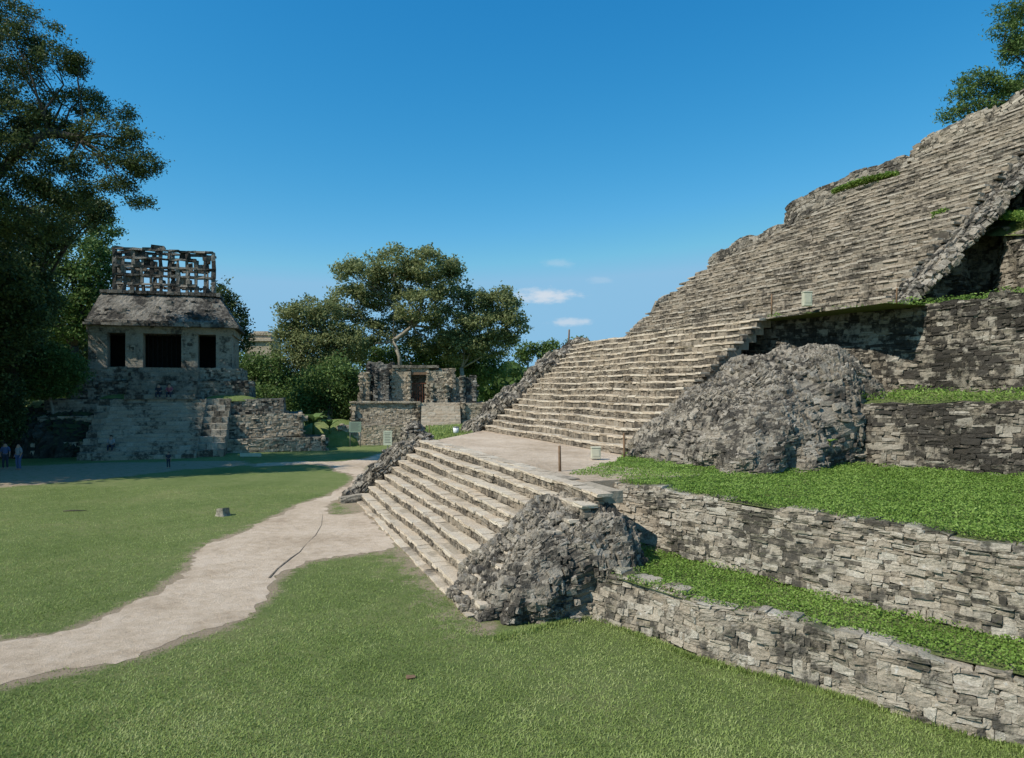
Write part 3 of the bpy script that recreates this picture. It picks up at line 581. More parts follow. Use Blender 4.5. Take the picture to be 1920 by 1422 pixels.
tree('tree','dark dense tree low behind the ruined temple doorway',(P(800,720,92)[0],92,0),
 [LB(760,668,92,60,26),LB(850,670,92,60,34),LB(905,690,92,40,30),LB(700,680,92,40,36)],14000,.38,'leaf_mid',P(800,710,92),.5,gap=-.8,clump=1.)
tree('tree','dark shrubby tree beside the left end of the ruined temple',(P(620,760,70)[0],70,0),
 [LB(625,715,72,50,45),LB(655,740,72,30,45),LB(585,740,72,35,35),LB(600,775,72,40,30)],16000,.28,'leaf_mid',P(620,760,72),.35,gap=-.6,clump=.7)
tree('tree','mid green leafy tree right behind the pyramid temple',(P(500,740,78)[0],78,0),
 [LB(470,682,78,38,22),LB(505,700,78,45,28),LB(475,720,78,45,35),LB(530,730,78,40,35),LB(500,755,74,50,30)],20000,.28,'leaf_mid',P(495,740,78),.35,gap=-.6,clump=.7)
tree('tree','dark tree showing past the right side of the roof comb',(P(425,700,84)[0],84,0),
 [LB(415,560,84,25,30),LB(435,600,84,30,35),LB(445,640,84,25,30)],7000,.32,'leaf_dark',P(430,680,84),.35,gap=-.6,clump=.8)
YL=42
tree('tree','tall dark feathery tree leaning over the plaza at the top left corner',(P(-60,860,YL)[0],YL,0),
 [LB(20,95,YL,70,50),LB(105,115,YL,65,24),LB(150,120,YL,35,17),LB(20,30,YL,40,40),LB(70,60,YL,50,20),LB(20,210,YL,80,55),LB(150,190,YL+1,60,22),LB(215,205,YL+1,50,17),LB(195,250,YL,65,24),LB(255,262,YL,44,17),LB(270,305,YL,34,22),LB(190,305,YL,60,22),LB(60,300,YL,85,60),LB(125,350,YL,55,35),LB(60,400,YL,85,60),LB(225,345,YL,45,12),LB(264,376,YL,26,8),LB(-80,200,YL,110,150),LB(-80,420,YL,100,100),LB(90,240,YL+1,60,35),LB(235,320,YL,40,16)],
 185000,.19,'leaf_dark',P(-70,480,YL),.5,'darkbark',gap=-.18,clump=.4,per=12,sub=4,asp=.35,droop=.14,bk=.6,hubs=[P(-30,380,YL),P(20,300,YL),P(90,250,YL),P(150,260,YL)])
tree('tree','dark green tree of the forest edge left of the roof comb',(P(140,700,72)[0],72,0),
 [LB(150,480,72,65,40),LB(185,520,72,38,50),LB(120,540,72,70,50),LB(175,580,72,45,45),LB(190,430,74,28,30),LB(100,600,72,80,50)],30000,.3,'leaf_mid',P(140,650,72),.5,'darkbark',gap=-.6,clump=.7)
tree('tree','near black tall tree filling the left edge below the feathery branches',(P(20,840,52)[0],52,0),
 [LB(20,480,52,80,70),LB(40,560,52,70,60),LB(80,430,53,55,50),LB(150,395,55,40,38),LB(10,650,52,60,60),LB(-60,600,52,100,150),LB(185,395,56,26,24),LB(40,590,48.5,50,50),LB(-15,530,47,75,70),LB(-15,650,47.5,45,40)],70000,.24,'leaf_dark',P(20,640,52),.55,'darkbark',gap=-.8,clump=.6)
tree('shrub','sunlit green shrub on the slope left of the temple podium',(P(90,760,54)[0],54,1.),
 [LB(95,675,54,50,28),LB(60,700,54,45,28),LB(130,695,54,30,28),LB(80,722,54,60,25)],20000,.2,'leaf_mid',P(90,730,54),.15,gap=-.8,clump=.5,cat='shrub')
tree('shrub','dark shrub in the deep shade at the far left edge of the plaza',(P(10,850,50)[0],50,0),
 [LB(0,750,50,45,50),LB(-40,780,50,80,70),LB(10,800,50,30,35)],14000,.2,'leaf_dark',P(5,800,50),.15,'darkbark',gap=-.9,clump=.5,cat='shrub')
A3=lambda *a:np.array(a,float)
tree('tree','tall shade tree standing beside the plaza just outside the left of the view',(-43,42,0),
 [(A3(-38.5,42,12.),A3(4.5,4,4.)),(A3(-40,40,17.),A3(6,5,4.)),(A3(-37.5,38,21.),A3(5,5,3.5)),(A3(-45,43,13.),A3(5,5,4.)),(A3(-43,47,17),A3(5,4,4)),(A3(-36,36.5,15),A3(3.5,3,3)),(A3(-39,44,7),A3(3.,3,3)),(A3(-46,38,20),A3(5,5,4)),(A3(-38.5,45.5,12),A3(2.5,3,4)),(A3(-41,50,11),A3(3,3,4))],40000,.5,'leaf_dark',(-43,42,8),.6,'darkbark',gap=-.85,clump=1.)
tree('tree','second shade tree nearer the viewer just outside the left of the view',(-42,33,0),
 [(A3(-38,34,14),A3(4.5,3,3)),(A3(-43,34,15),A3(5,3.5,4)),(A3(-34.5,34.5,17),A3(4,2.6,2.5)),(A3(-31,35,19.5),A3(3.2,2.2,2)),(A3(-46,36,11),A3(5,4,4))],24000,.45,'leaf_dark',(-41,33.5,9),.5,'darkbark',gap=-.7,clump=.9)
tree('tree','green feathery tree reaching in at the top right corner above the steps',(P(2010,200,42)[0],42,zpx(200,42)-6),
 [LB(1900,20,42,30,16),LB(1885,60,42,30,12),LB(1915,95,42,40,25),LB(1835,150,42,40,14),LB(1860,165,42,50,14),LB(1800,178,42,26,10),LB(1785,215,42,22,11),LB(1830,205,42,42,14),LB(1880,190,42,40,22),LB(1950,60,42,60,60),LB(1960,160,42,60,60)],
 34000,.19,'leaf_mid',P(1985,190,42),.3,'darkbark',gap=-.35,clump=.42,per=12,asp=.35,sub=5)
for i,(px,py,rx,ry,l) in enumerate([(990,655,16,14,'small bush showing over the far stone ridge, leftmost of three'),(1030,650,22,10,'small bush showing over the far stone ridge, middle of three'),(1085,642,18,7,'small leafy bush showing beside the thin pole on the ridge')]):
    tree('bush',l,(P(px,690,60)[0],60,3),[LB(px,py,60,rx,ry),LB(px-8,py+14,60,rx,ry)],1500,.22,'leaf_mid',P(px,680,60),.1,gap=-.8,clump=.4,cat='bush')
k=60000; px=rng.uniform(-900,1250,k); Yf=rng.uniform(118,150,k); topy=690+14*np.sin(px*.013)+8*np.sin(px*.05)+5*np.sin(px*.13)
topy=np.where(px<300,topy-90,topy)
zz=rng.random(k)**.6; z=zz*(H+(HY-topy)/F*Yf); X=np.stack([(px-CX)/F*Yf,Yf,z],1)
mb=MB(); leaves(mb,X,1.1,.2,.35+.3*pn(X,.35,1)+rng.normal(0,.12,k)); o=mb.build('forest',M['leaf_mid'],smooth=False); tag(o,'far green forest closing the plaza behind the temples','forest',kind='stuff')
k=26000; px=rng.uniform(-700,200,k); Yf=rng.uniform(76,86,k); z=rng.random(k)**.7*np.interp(px,[-700,60,200],[26,20,9])
X=np.stack([(px-CX)/F*Yf,Yf,z],1); mb=MB(); leaves(mb,X,.7,.2,.35+.25*pn(X,.5,2)+rng.normal(0,.12,k)); o=mb.build('forest',M['leaf_dark'],smooth=False); tag(o,'dark jungle mass behind the trees at the left edge','forest',kind='stuff')
def broadleaf(name,b,sc,label,nl=8,hs=1.,mat='leaf_mid'):
    root=thing(name,label,'plant',b); 
    mb=MB(); mb.tube([b,b+[0,0,hs*sc]],[.1*sc,.07*sc],7); mb.build('stem',M[mat],root)
    for j in range(nl):
        a=j*2.4+rng.random(); d=np.array([math.cos(a),math.sin(a),0]); L=sc*rng.uniform(1.5,2.3); V=[];n=7
        sd=np.cross(d,UP)
        for i in range(n):
            q=i/(n-1); c=b+UP*(hs*sc+L*(q*.9-q*q*.65))+d*L*q*.75; w=.28*sc*math.sin(math.pi*min(1,q*.9+.08))+.02*sc
            V+=[c-sd*w-UP*.06*sc,c+sd*w-UP*.06*sc]
        m=MB(); m.add(V,[[2*i,2*i+1,2*i+3,2*i+2] for i in range(n-1)],rng.uniform(.5,.9)); m.build('leaf',M[mat],root)
broadleaf('banana_plant',P(588,815,61),1.15,'broad leaved banana plant left of the other by the grey terrace')
broadleaf('banana_plant',P(618,818,62),.95,'broad leaved banana plant nearest the ruined temple terrace')
broadleaf('broadleaf_plant',P(1556,836,20.9),.17,'small bright broad leaved plant growing where the dark mound meets the third wall',9,.6,'leaf_bank')
# ------------------------------------------------------------ temple frames
class Frame:
    def __init__(s,px,Y,th):
        s.O=np.array([(px-CX)/F*Y,Y]); s.c=math.cos(th); s.s=math.sin(th)
        s.R=np.array([s.c,s.s,0]); s.I=np.array([-s.s,s.c,0]); s.ax=np.array([s.R,s.I,UP])
    def w(s,x,y,z):
        x,y,z=np.broadcast_arrays(np.asarray(x,float),np.asarray(y,float),np.asarray(z,float))
        return np.stack([s.O[0]+s.c*x-s.s*y,s.O[1]+s.s*x+s.c*y,z],-1)
    def xl(s,px,y):
        k=(px-CX)/F; return (k*s.O[1]-s.O[0]+y*(k*s.c+s.s))/(s.c-k*s.s)
    def zl(s,px,py,y):
        x=s.xl(px,y); Y=s.O[1]+s.s*x+s.c*y; return zpx(py,Y)
    def box(s,mb,x0,x1,y0,y1,z0,z1,t=None,jit=.0):
        mb.box(s.w((x0+x1)/2,(y0+y1)/2,(z0+z1)/2),[(x1-x0)/2,(y1-y0)/2,(z1-z0)/2],s.ax,t,jit)
    def frontwall(s,mb,x0,x1,y,z0,z1,ch=(.12,.26),sw=(.18,.6),bat=.15,lvl=3,depth=.3,rag=0,prot=.012):
        f=lambda u,v:s.w(x0+u,y+bat*v,z0+v); ph=rng.uniform(0,6)
        skin(mb,f,x1-x0,z1-z0,ch,sw,depth,prot,lvl,.1,.04,keep=(lambda u,v:v<(z1-z0)-rag*(.5+.5*np.sin(u*1.3+ph)+.3*np.sin(u*4))) if rag else None,flip=1,tilt=.02)
    def sidewall(s,mb,x,y0,y1,z0,z1,sgn=1,bat=.15,ch=(.12,.26),sw=(.18,.6),lvl=3):
        f=lambda u,v:s.w(x-sgn*bat*v,y0+u,z0+v)
        skin(mb,f,y1-y0,z1-z0,ch,sw,.3,.012,lvl,.1,.04,flip=sgn)
FT=Frame(300,60,math.radians(17))
root=thing('stone_temple','tall stone temple with open lattice roof comb on a stepped pyramid at left','temple',FT.w(0,-3,0))
def tier(fr,root,name,x0,x1,y0,y1,z0,z1,mat='far',bat=.15,rag=0,cap=True):
    mb=MB(); fr.frontwall(mb,x0,x1,y0,z0,z1,bat=bat,rag=rag); fr.sidewall(mb,x1,y0,y1,z0,z1,1,bat)
    fr.sidewall(mb,x0,y0,y1,z0,z1,-1,bat)
    o=mb.build(name,M[mat],root,smooth=False); mc=MB(); fr.box(mc,x0+.2+bat*(z1-z0),x1-.2-bat*(z1-z0),y0+.15+bat*(z1-z0),y1,z0-.1,z1-.06); mc.build('fill',M['mortar'],o,smooth=False)
    return o
zt=lambda px,py,y:FT.zl(px,py,y)
ya,yb,yc=-6.6,-5.2,-3.8
za=zt(500,822,ya);zb_=zt(500,777,yb);zc=zt(480,748,yc)
tier(FT,root,'pyramid_tier',FT.xl(60,ya),FT.xl(610,ya),ya,3,0,za,'ruin',.05)
tier(FT,root,'pyramid_tier',FT.xl(75,yb),FT.xl(567,yb),yb,3.5,za,zb_,'ruin',.05)
tier(FT,root,'pyramid_tier',FT.xl(90,yc),FT.xl(531,yc),yc,4,zb_,zc,'far',.05)
def fstair(fr,root,name,x0,x1,y0,y1,z0,z1,n,mat='far'):
    mb0=MB(); fr.box(mb0,x0,x1,y1-.3,y1,z0,z1-.05,.4); par=mb0.build(name,M[mat],root,smooth=False)
    for i in range(n):
        mb=MB(); a=y0+(y1-y0)*i/n; b=y0+(y1-y0)*(i+1)/n; z=z0+(z1-z0)*i/n; h=(z1-z0)/n
        x=x0; c=[];w=[]
        while x<x1: q=min(rng.uniform(.4,.9),x1-x+.05); c.append(x+q/2); w.append(q); x+=q
        c=np.array(c);w=np.array(w);k=len(c)
        stones(mb,fr.w(c,(a+b)/2+.06,z+h/2+rng.normal(0,.006,k)),np.tile(fr.R,(k,1)),np.tile(-fr.I,(k,1)),np.tile(UP,(k,1)),np.stack([w/2,np.full(k,(b-a)/2+.1),np.full(k,h/2+.01)],1),3,.04,.02,.006,.35+.4*rng.random(k),.02)
        mb.build('step',M[mat],par,smooth=False)
yst=-10.2
fstair(FT,root,'pyramid_stairs',FT.xl(190,ya-1),FT.xl(375,ya-1),yst,yc,0,zc,15,'stucco')
def bal(x0,x1):
    n=9; mb=MB()
    for i in range(n):
        a=yst+.6+(yc-yst)*i/n; z0_=zc*i/n*.98; z1_=zc*(i+1)/n*.98+.05
        x=x0
        while x<x1-.05: q=min(rng.uniform(.35,.8),x1-x); FT.box(mb,x,x+q-.01,a+rng.normal(0,.03),yc+.1-.01*i,z0_,z1_,jit=.012); x+=q
    mb.build('stair_balustrade',M['stucco'],root,smooth=False)
bal(FT.xl(376,ya-1),FT.xl(424,ya-1)); bal(FT.xl(160,ya-1),FT.xl(189,ya-1))
p0,p1_=-2.6,-1.3; zm=zt(300,714,p0); zp=zt(300,690,p1_)
tier(FT,root,'podium',FT.xl(130,p0),FT.xl(466,p0),p0,6,zc,zm,'far',.05)
tier(FT,root,'podium',FT.xl(150,p1_),FT.xl(450,p1_),p1_,6.5,zm,zp,'stucco',.03)
fstair(FT,root,'podium_stairs',FT.xl(243,-2.6),FT.xl(370,-2.6),-4.4,-1.2,zc,zp,7,'far')
zl_=zt(300,626,0); zk=zt(300,613,0)
def X0(px): return FT.xl(px,0)
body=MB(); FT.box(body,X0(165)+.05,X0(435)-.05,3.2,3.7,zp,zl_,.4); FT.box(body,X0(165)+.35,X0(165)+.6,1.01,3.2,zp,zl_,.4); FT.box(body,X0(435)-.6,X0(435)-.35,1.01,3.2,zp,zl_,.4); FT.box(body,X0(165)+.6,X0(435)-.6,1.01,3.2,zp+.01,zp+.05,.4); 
bodyo=body.build('chamber_interior',M['shade_black'],root,smooth=False)
body=MB(); FT.box(body,X0(165),X0(165)+.34,1.01,7,zp,zl_,.4); FT.box(body,X0(435)-.34,X0(435),1.01,7,zp,zl_,.4); body.build('side_walls',M['stucco'],root,smooth=False)
for a,b in((165,201),(235,268),(340,371),(405,435)):
    mb=MB(); FT.box(mb,X0(a),X0(b),0.0,1,zp,zl_,.6)
    for q in range(7):
        hz=rng.uniform(zp+.2,zl_-.3); xx_=rng.uniform(X0(a)+.2,X0(b)-.25); FT.box(mb,xx_-.18,xx_+.18,-.03,.1,hz,hz+rng.uniform(.2,.5),None,.02)
    mb.build('pier',M['stucco'],root,smooth=False)
mb=MB(); FT.box(mb,X0(162),X0(438),-.06,7.05,zl_+.003,zk,.5); mb.build('lintel',M['stucco'],root,smooth=False)
for q in np.linspace(273,335,8):
    m=MB(); FT.box(m,X0(q)-.02,X0(q)+.02,1.1,1.15,zp,zl_,.5); m.build('gate_bar',M['black'],root,smooth=False)
def cornice(y,px0,px1,z0,z1,back,name):
    mb=MB(); x0=FT.xl(px0,y);x1=FT.xl(px1,y)
    x=x0
    while x<x1:
        q=rng.uniform(.35,.9); FT.box(mb,x+.01,min(x+q,x1)-.01,y+rng.normal(0,.03),y+.6,z0+rng.normal(0,.015),z1+rng.normal(0,.03),None,.012); x+=q
    FT.box(mb,x0+.05,x1-.05,y+.1,back,z0+.02,z1-.03,.3); mb.build(name,M['fardark'],root,smooth=False)
cornice(-.75,154,447,zk+.003,zk+.24,7.6,'cornice'); cornice(-.6,158,444,zk+.25,zk+.46,7.5,'cornice')
zr0=zk+.44; yr=1.7; zr1=FT.zl(300,553,yr)
xb0,xb1=FT.xl(160,-.4),FT.xl(443,-.4); xt0,xt1=FT.xl(190,yr),FT.xl(410,yr)
mb=MB(); 
def roofsheet(P00,P10,P01,P11,nu,nv):
    u=np.linspace(0,1,nu);v=np.linspace(0,1,nv);a,b=np.meshgrid(u,v,indexing='ij');a=a.ravel()[:,None];b=b.ravel()[:,None]
    C=P00*(1-a)*(1-b)+P10*a*(1-b)+P01*(1-a)*b+P11*a*b; C=C+rng.normal(0,.018,C.shape)+ (np.sin(a*17+b*9)*np.sin(b*11+a*5))*.05*np.array([0,-.6,.6]); i=(np.arange(nu-1)[:,None]*nv+np.arange(nv-1)[None]).ravel()
    mb.add(C,np.stack([i,i+nv,i+nv+1,i+1],1),np.clip(.5+.25*np.sin(a*23)[:,0]*np.sin(b*6)[:,0]+rng.normal(0,.1,len(C)),0,1))
f0,f1,f2,f3=FT.w(xb0,-.4,zr0),FT.w(xb1,-.4,zr0),FT.w(xb1,7.2,zr0),FT.w(xb0,7.2,zr0); g0,g1,g2,g3=FT.w(xt0,yr,zr1),FT.w(xt1,yr,zr1),FT.w(xt1,5.5,zr1),FT.w(xt0,5.5,zr1)
roofsheet(f0,f1,g0,g1,60,16);roofsheet(f1,f2,g1,g2,30,14);roofsheet(f3,f0,g3,g0,30,14);roofsheet(f2,f3,g2,g3,30,14)
mb.add([g0,g1,g2,g3],[[0,1,2,3]],.4)
for q in range(26):
    a=rng.uniform(.04,.96); b=rng.uniform(.1,.85); cpt=(f0*(1-a)+f1*a)*(1-b)+(g0*(1-a)+g1*a)*b; mb.box(cpt,[rng.uniform(.12,.4),.06,rng.uniform(.08,.22)],FT.ax,None,.03)
mb.build('roof',M['fardark'],root,smooth=False)
cornice(yr-.25,186,413,zr1+.003,zr1+.3,5.8,'cornice')
yq=2.9; zc0=zr1+.3; zc1=FT.zl(300,469,yq); cx0=FT.xl(214,yq); cx1=FT.xl(400,yq)
nC=11; nR=5
cw=(cx1-cx0)/nC; chh=(zc1-zc0)/nR
comb=MB(); FT.box(comb,cx0,cx1,yq+.05,yq+2.3,zc0-.05,zc0+.16,.4); combo=comb.build('roof_comb',M['far'],root,smooth=False)
for j in range(nR):
    for i in range(nC):
        r=random.random(); pf=.62 if i<4 else (.42 if i<8 else .12)
        if r<pf:
            m=MB(); k0=random.random()
            FT.box(m,cx0+cw*i+.05,cx0+cw*(i+1)-.05-(cw*.4 if k0>.75 else 0),yq+.2,yq+.45,zc0+chh*j+.1,zc0+chh*(j+1)-.03-(0 if k0<.4 else chh*.45),None,.06); m.build('comb_panel',M['fardark'],combo,smooth=False)
for layer,yy in enumerate((yq,yq+1.7)):
    for i in range(nC+1):
        if layer and i%2: continue
        mb=MB(); nn=nR if (i in(0,nC) or random.random()<.7) else nR-1
        for j in range(nn):
            x=cx0+cw*i+(0 if i in(0,nC) else rng.normal(0,.035)); wq=.16 if i in(0,nC) else random.uniform(.08,.18)
            FT.box(mb,x-wq,x+wq,yy,yy+.4,zc0+chh*j,zc0+chh*(j+1)+.02,None,.035)
        mb.build('comb_post',M['fardark'],combo,smooth=False)
    for j in range(1,nR+1):
        if layer and j%2==0: continue
        mb=MB(); a0=random.choice([0,0,0,1,2]) if j<nR else 0; b0=nC-random.choice([0,0,1,2]) if j not in (2,nR) else nC
        for i in range(a0,b0):
            z=zc0+chh*j; FT.box(mb,cx0+cw*i-.02,cx0+cw*(i+1)+.02,yy-.04,yy+.42,z-random.uniform(.07,.15),z+random.uniform(.06,.12),None,.035)
        mb.build('comb_beam',M['fardark'],combo,smooth=False)
mb=MB(); FT.box(mb,FT.xl(283,yq),FT.xl(308,yq),yq+.1,yq+1.,zc1,zc1+.4,None,.05); mb.build('comb_crest',M['fardark'],combo,smooth=False)
def hump(name,cx,cy,rx,ry,h,z0=-.1,n=26,e=1.,mat='lawn'):
    u=np.linspace(-1,1,n); a,b=np.meshgrid(u,u,indexing='ij'); a=a.ravel();b=b.ravel(); x=a*np.sqrt(1-b*b/2);y=b*np.sqrt(1-a*a/2); r=np.clip(x*x+y*y,0,1)
    z=z0+h*(1-r)**.55*(1+.08*np.sin(x*5+1)*np.sin(y*4)); mb=MB(); i=(np.arange(n-1)[:,None]*n+np.arange(n-1)[None]).ravel()
    X=np.stack([cx+x*rx,cy+y*ry,z],1)
    if mat!='lawn': X=X+rng.normal(0,.09,X.shape)
    mb.add(X,np.stack([i,i+n,i+n+1,i+1],1),0.); o=mb.build(name,M[mat],None,smooth=(mat=='lawn'),attr='dirt' if mat=='lawn' else 'tint'); tag(o,None,None,kind='structure')
hp=P(95,800,55); hump('stony_mound',hp[0],56,6.,5.,4.0,mat='mossy',n=60)
hump('grass_mound',P(205,750,56)[0],58,3.2,2.,1.,zc-.3); hump('grass_mound',P(420,748,58.5)[0],59.6,2.6,1.6,.55,zc-.2)
hump('grass_mound',P(95,750,57)[0],57,3.2,2.4,1.3,3.0)
hump('grass_mound',P(615,830,64)[0],66,4.,5.,2.3)
FM=Frame(780,69,math.radians(6))
rr_=thing('ruined_temple','small roofless ruined temple with an iron gated doorway on a low stepped base','temple',FM.w(0,-3,0))
zm=lambda px,py,y:FM.zl(px,py,y)
m1=zm(700,797,-5.5); m2=zm(720,756,-3.)
tier(FM,rr_,'base_tier',FM.xl(632,-5.5),FM.xl(786,-5.5),-5.5,2,0,m1,'ruin',.08,.1)
tier(FM,rr_,'base_tier',FM.xl(660,-3),FM.xl(788,-3),-3,4,m1-.3,m2,'ruin',.06,.05)
tier(FM,rr_,'base_tier',FM.xl(864,-3),FM.xl(915,-3),-3,4,.0,m2,'ruin',.06,.1)
mb=MB(); fx0,fx1=FM.xl(655,-3.15),FM.xl(788,-3.15)
x=fx0
while x<fx1: q=rng.uniform(.4,.8); FM.box(mb,x,min(x+q,fx1)-.01,-3.2+rng.normal(0,.03),-2.2,m2+.01,m2+.16,None,.015); x+=q
mb.build('base_cornice',M['ruin'],rr_,smooth=False)
fstair(FM,rr_,'temple_stairs',FM.xl(790,-4),FM.xl(862,-4),-6.6,-2.2,zm(820,806,-6)-.2,m2,9,'tread')
mb=MB(); zf_=zm(820,806,-6)-.2; FM.frontwall(mb,FM.xl(786,-6.7),FM.xl(915,-6.7),-6.7,0,zf_,bat=.05); FM.box(mb,FM.xl(788,-6.4),FM.xl(915,-6.4),-6.4,-2.5,-.1,zf_-.02); mb.build('stair_base',M['ruin'],rr_,smooth=False)
def slab(name,pa,pb,y0,y1,ptop,mat='ruin',rag=.3,zb=None,par=rr_):
    zb=m2-.05 if zb is None else zb
    mb=MB(); z1=zm((pa+pb)/2,ptop,y0); x0=FM.xl(pa,y0);x1=FM.xl(pb,y0)
    FM.frontwall(mb,x0,x1,y0,zb,z1,bat=.0,rag=rag,ch=(.14,.3),sw=(.18,.5)); FM.sidewall(mb,x1,y0,y1,zb,z1-rag*.7,1,0); FM.sidewall(mb,x0,y0,y1,zb,z1-rag*.7,-1,0)
    o=mb.build(name,M[mat],par,smooth=False); mc=MB(); FM.box(mc,x0+.12,x1-.12,y0+.12,y1,zb,z1-.12-rag); mc.build('wall_fill',M['mortar'],o,smooth=False)
slab('pier',676,692,0,1.,698,'ruin',.1); slab('broken_wall',690,736,.8,3,672,'fardark',.5); slab('broken_wall',704,728,-.2,1.,690,'fardark',.5)
slab('front_wall',736,769,.4,1.2,690,'ruin',.1); slab('front_wall',801,850,.4,1.2,694,'ruin',.15); slab('broken_wall',808,838,-.5,.4,712,'ruin',.5)
slab('broken_wall',850,868,.0,2.,700,'far',.3); slab('broken_wall',868,892,.3,3.,704,'fardark',.9)
slab('back_wall',740,850,3.2,3.8,690,'ruin',.1)
x0=FM.xl(768,.4);x1=FM.xl(802,.4); zd=zm(785,703,.4); mb=MB(); FM.box(mb,x0-.15,x1+.15,.3,1.25,zd,zd+.25); mb.build('door_lintel',M['wood'],rr_,smooth=False)
mb=MB(); FM.box(mb,x0-.1,x1+.1,.45,1.2,zd+.26,zm(785,688,.4)); mb.build('front_wall',M['ruin'],rr_,smooth=False)
mb=MB(); FM.box(mb,FM.xl(735,.2),FM.xl(823,.2),.2,3.9,zm(780,690,.2),zm(780,685,.2)); mb.build('roof_slab',M['stucco'],rr_,smooth=False)
zg=zm(785,718,.5)
gate=None
for j,q in enumerate(np.linspace(x0+.06,x1-.06,8)):
    m=MB(); FM.box(m,q-.03,q+.03,.6,.65,m2,zg,.5)
    if gate is None: FM.box(m,x0,x1,.57,.6,zg-.1,zg-.03,.5); gate=m.build('gate',M['iron'],rr_,smooth=False)
    else: m.build('gate_bar',M['iron'],gate,smooth=False)
tw=P(494,668,112); tr_=thing('stone_tower','distant pale stone building with a low domed top seen over the trees','building',(tw[0],tw[1],0))
mb=MB(); mb.box((tw[0],tw[1],6.4),(2.2,2.2,6.5),t=.6); mb.build('wall',M['ruin'],tr_,smooth=False)
mb=MB(); 
for a,b,w in((12.9,13.2,2.6),(13.2,13.9,1.9),(13.9,14.2,2.1),(14.2,14.6,1.2)): mb.box((tw[0],tw[1],(a+b)/2),(w,w,(b-a)/2-.002),t=.7)
mb.build('roof',M['ruin'],tr_,smooth=False)
# ------------------------------------------------------------ small things
def post(px,pb,pt,Y,label,r=.035,mat='wood',z=None):
    b=P(px,pb,Y); h=(pb-pt)/F*Y; mb=MB(); lean=rng.normal(0,.02,2)
    mb.tube([b-[0,0,.15],b+[lean[0]*.5,lean[1]*.5,h*.5],b+[lean[0],lean[1],h-.02],b+[lean[0],lean[1],h]],[r,r*.95,r*.9,r*.6],8); o=mb.build('wooden_post',M[mat]); tag(o,label,'post',None)
post(1050,886,836,20.9,'brown wooden stake at the near end of the paved landing',.045)
post(1171,864,812,24.2,'brown wooden stake at the near foot of the middle steps',.045)
post(1447,584,552,28.3,'thin stake left of the beige box on the high terrace',.04)
post(1681,566,540,24.5,'short stake right of the beige box on the high terrace',.035)
post(1066,650,618,47,'thin upright pole on the skyline beyond the middle steps',.06)
post(805,818,797,40,'thin stake by the upright stone pile at the landing corner',.03)
def cabinet(name,label,px,pb,pt,pl,pr_,Y,mat='palebox'):
    b=P(px,pb,Y); w=(pr_-pl)/F*Y/2; h=(pb-pt)/F*Y
    root=thing(name,label,'box',b); m=MB(); m.box(b+[0,0,h*.44],(w,w*.7,h*.46),t=.5); o=m.build('housing',M[mat],root,smooth=False)
    bv=o.modifiers.new('b','BEVEL'); bv.width=.02; bv.segments=2
    m=MB(); m.box(b+[0,0,h*.95],(w*1.08,w*.8,h*.045),t=.5); o=m.build('lid',M[mat],root,smooth=False); bv=o.modifiers.new('b','BEVEL'); bv.width=.01
    m=MB(); m.box(b+[0,-w*.7-.006,h*.5],(w*.7,.005,h*.3),t=.5); m.build('front_panel',M[mat],root,smooth=False)
cabinet('floodlight_box','small pale box on the landing between the two wooden stakes',1117,860,838,1108,1126,24.3)
cabinet('floodlight_box','beige upright box standing on the tall dark wall',1513,574,547,1505,1521,26.9)
b=P(855,815,40.5); root=thing('litter_bin','white round litter bin on the grass bank beyond the landing','bin',b)
m=MB(); m.tube([b,b+[0,0,.42]],[.15,.18],14); m.build('bin_body',M['white'],root); m=MB(); m.tube([b+[0,0,.42],b+[0,0,.46]],[.195,.19],14); m.build('rim',M['metal'],root)
def sign(label,px,pb,pt,w,hp_,Y,mat,two=False,rz=0):
    b=P(px,pb,Y); b[2]=max(0,b[2]); hz=(pb-pt)/F*Y; root=thing('information_sign',label,'sign',b)
    for x in ((-w*.42,w*.42) if two else (0,)):
        m=MB(); m.tube([b+[x,.03,-.2],b+[x,.03,hz*.5],b+[x,.03,hz*.98]],[.04]*3,6); m.build('post',M['metal'],root)
    m=MB(); m.box(b+[0,-.03,hz-hp_/2],(w/2,.02,hp_/2),t=.5); pn_=m.build('panel',M[mat],root,smooth=False)
    m=MB()
    for q in range(7): m.box(b+[-w*.03*(q%3),-.053,hz-hp_*(.14+.11*q)],(w*(.36-.03*(q%3)),.002,hp_*.018),t=.5)
    m.build('print_lines',M['ink'],pn_,smooth=False)
sign('wide pale green information board by the ruined temple base',666,838,791,1.1,.95,61.5,'signgreen',True)
sign('narrow pale information sign on a post beyond the low steps',727,864,808,.62,1.05,49.3,'signgrey')
b=G(470,859); root=thing('low_sign','long low pale board on the grass before the pyramid','sign',b)
m=MB(); m.box(b+[0,0,.24],(.8,.03,.13),t=.5); m.build('panel',M['signgrey'],root,smooth=False)
for x in(-.6,.6):
    m=MB(); m.box(b+[x,.04,.08],(.03,.02,.1),t=.5); m.build('foot',M['metal'],root,smooth=False)
b=G(418,967); root=thing('tree_stump','short cut tree stump on the lawn left of the path','stump',b)
def SS(u,v):
    ph=u/1.4*2*math.pi; r=.22+.02*np.sin(ph*4)+.07*np.exp(-v*12)+.015*np.sin(ph*9); return np.stack([b[0]+r*np.cos(ph),b[1]+r*np.sin(ph),v+0*r+.05*np.cos(ph+1)*v/.3],-1)
m=MB(); sheet(m,SS,1.4,.3,28,6,off=0); m.build('bark',M['bark'],root)
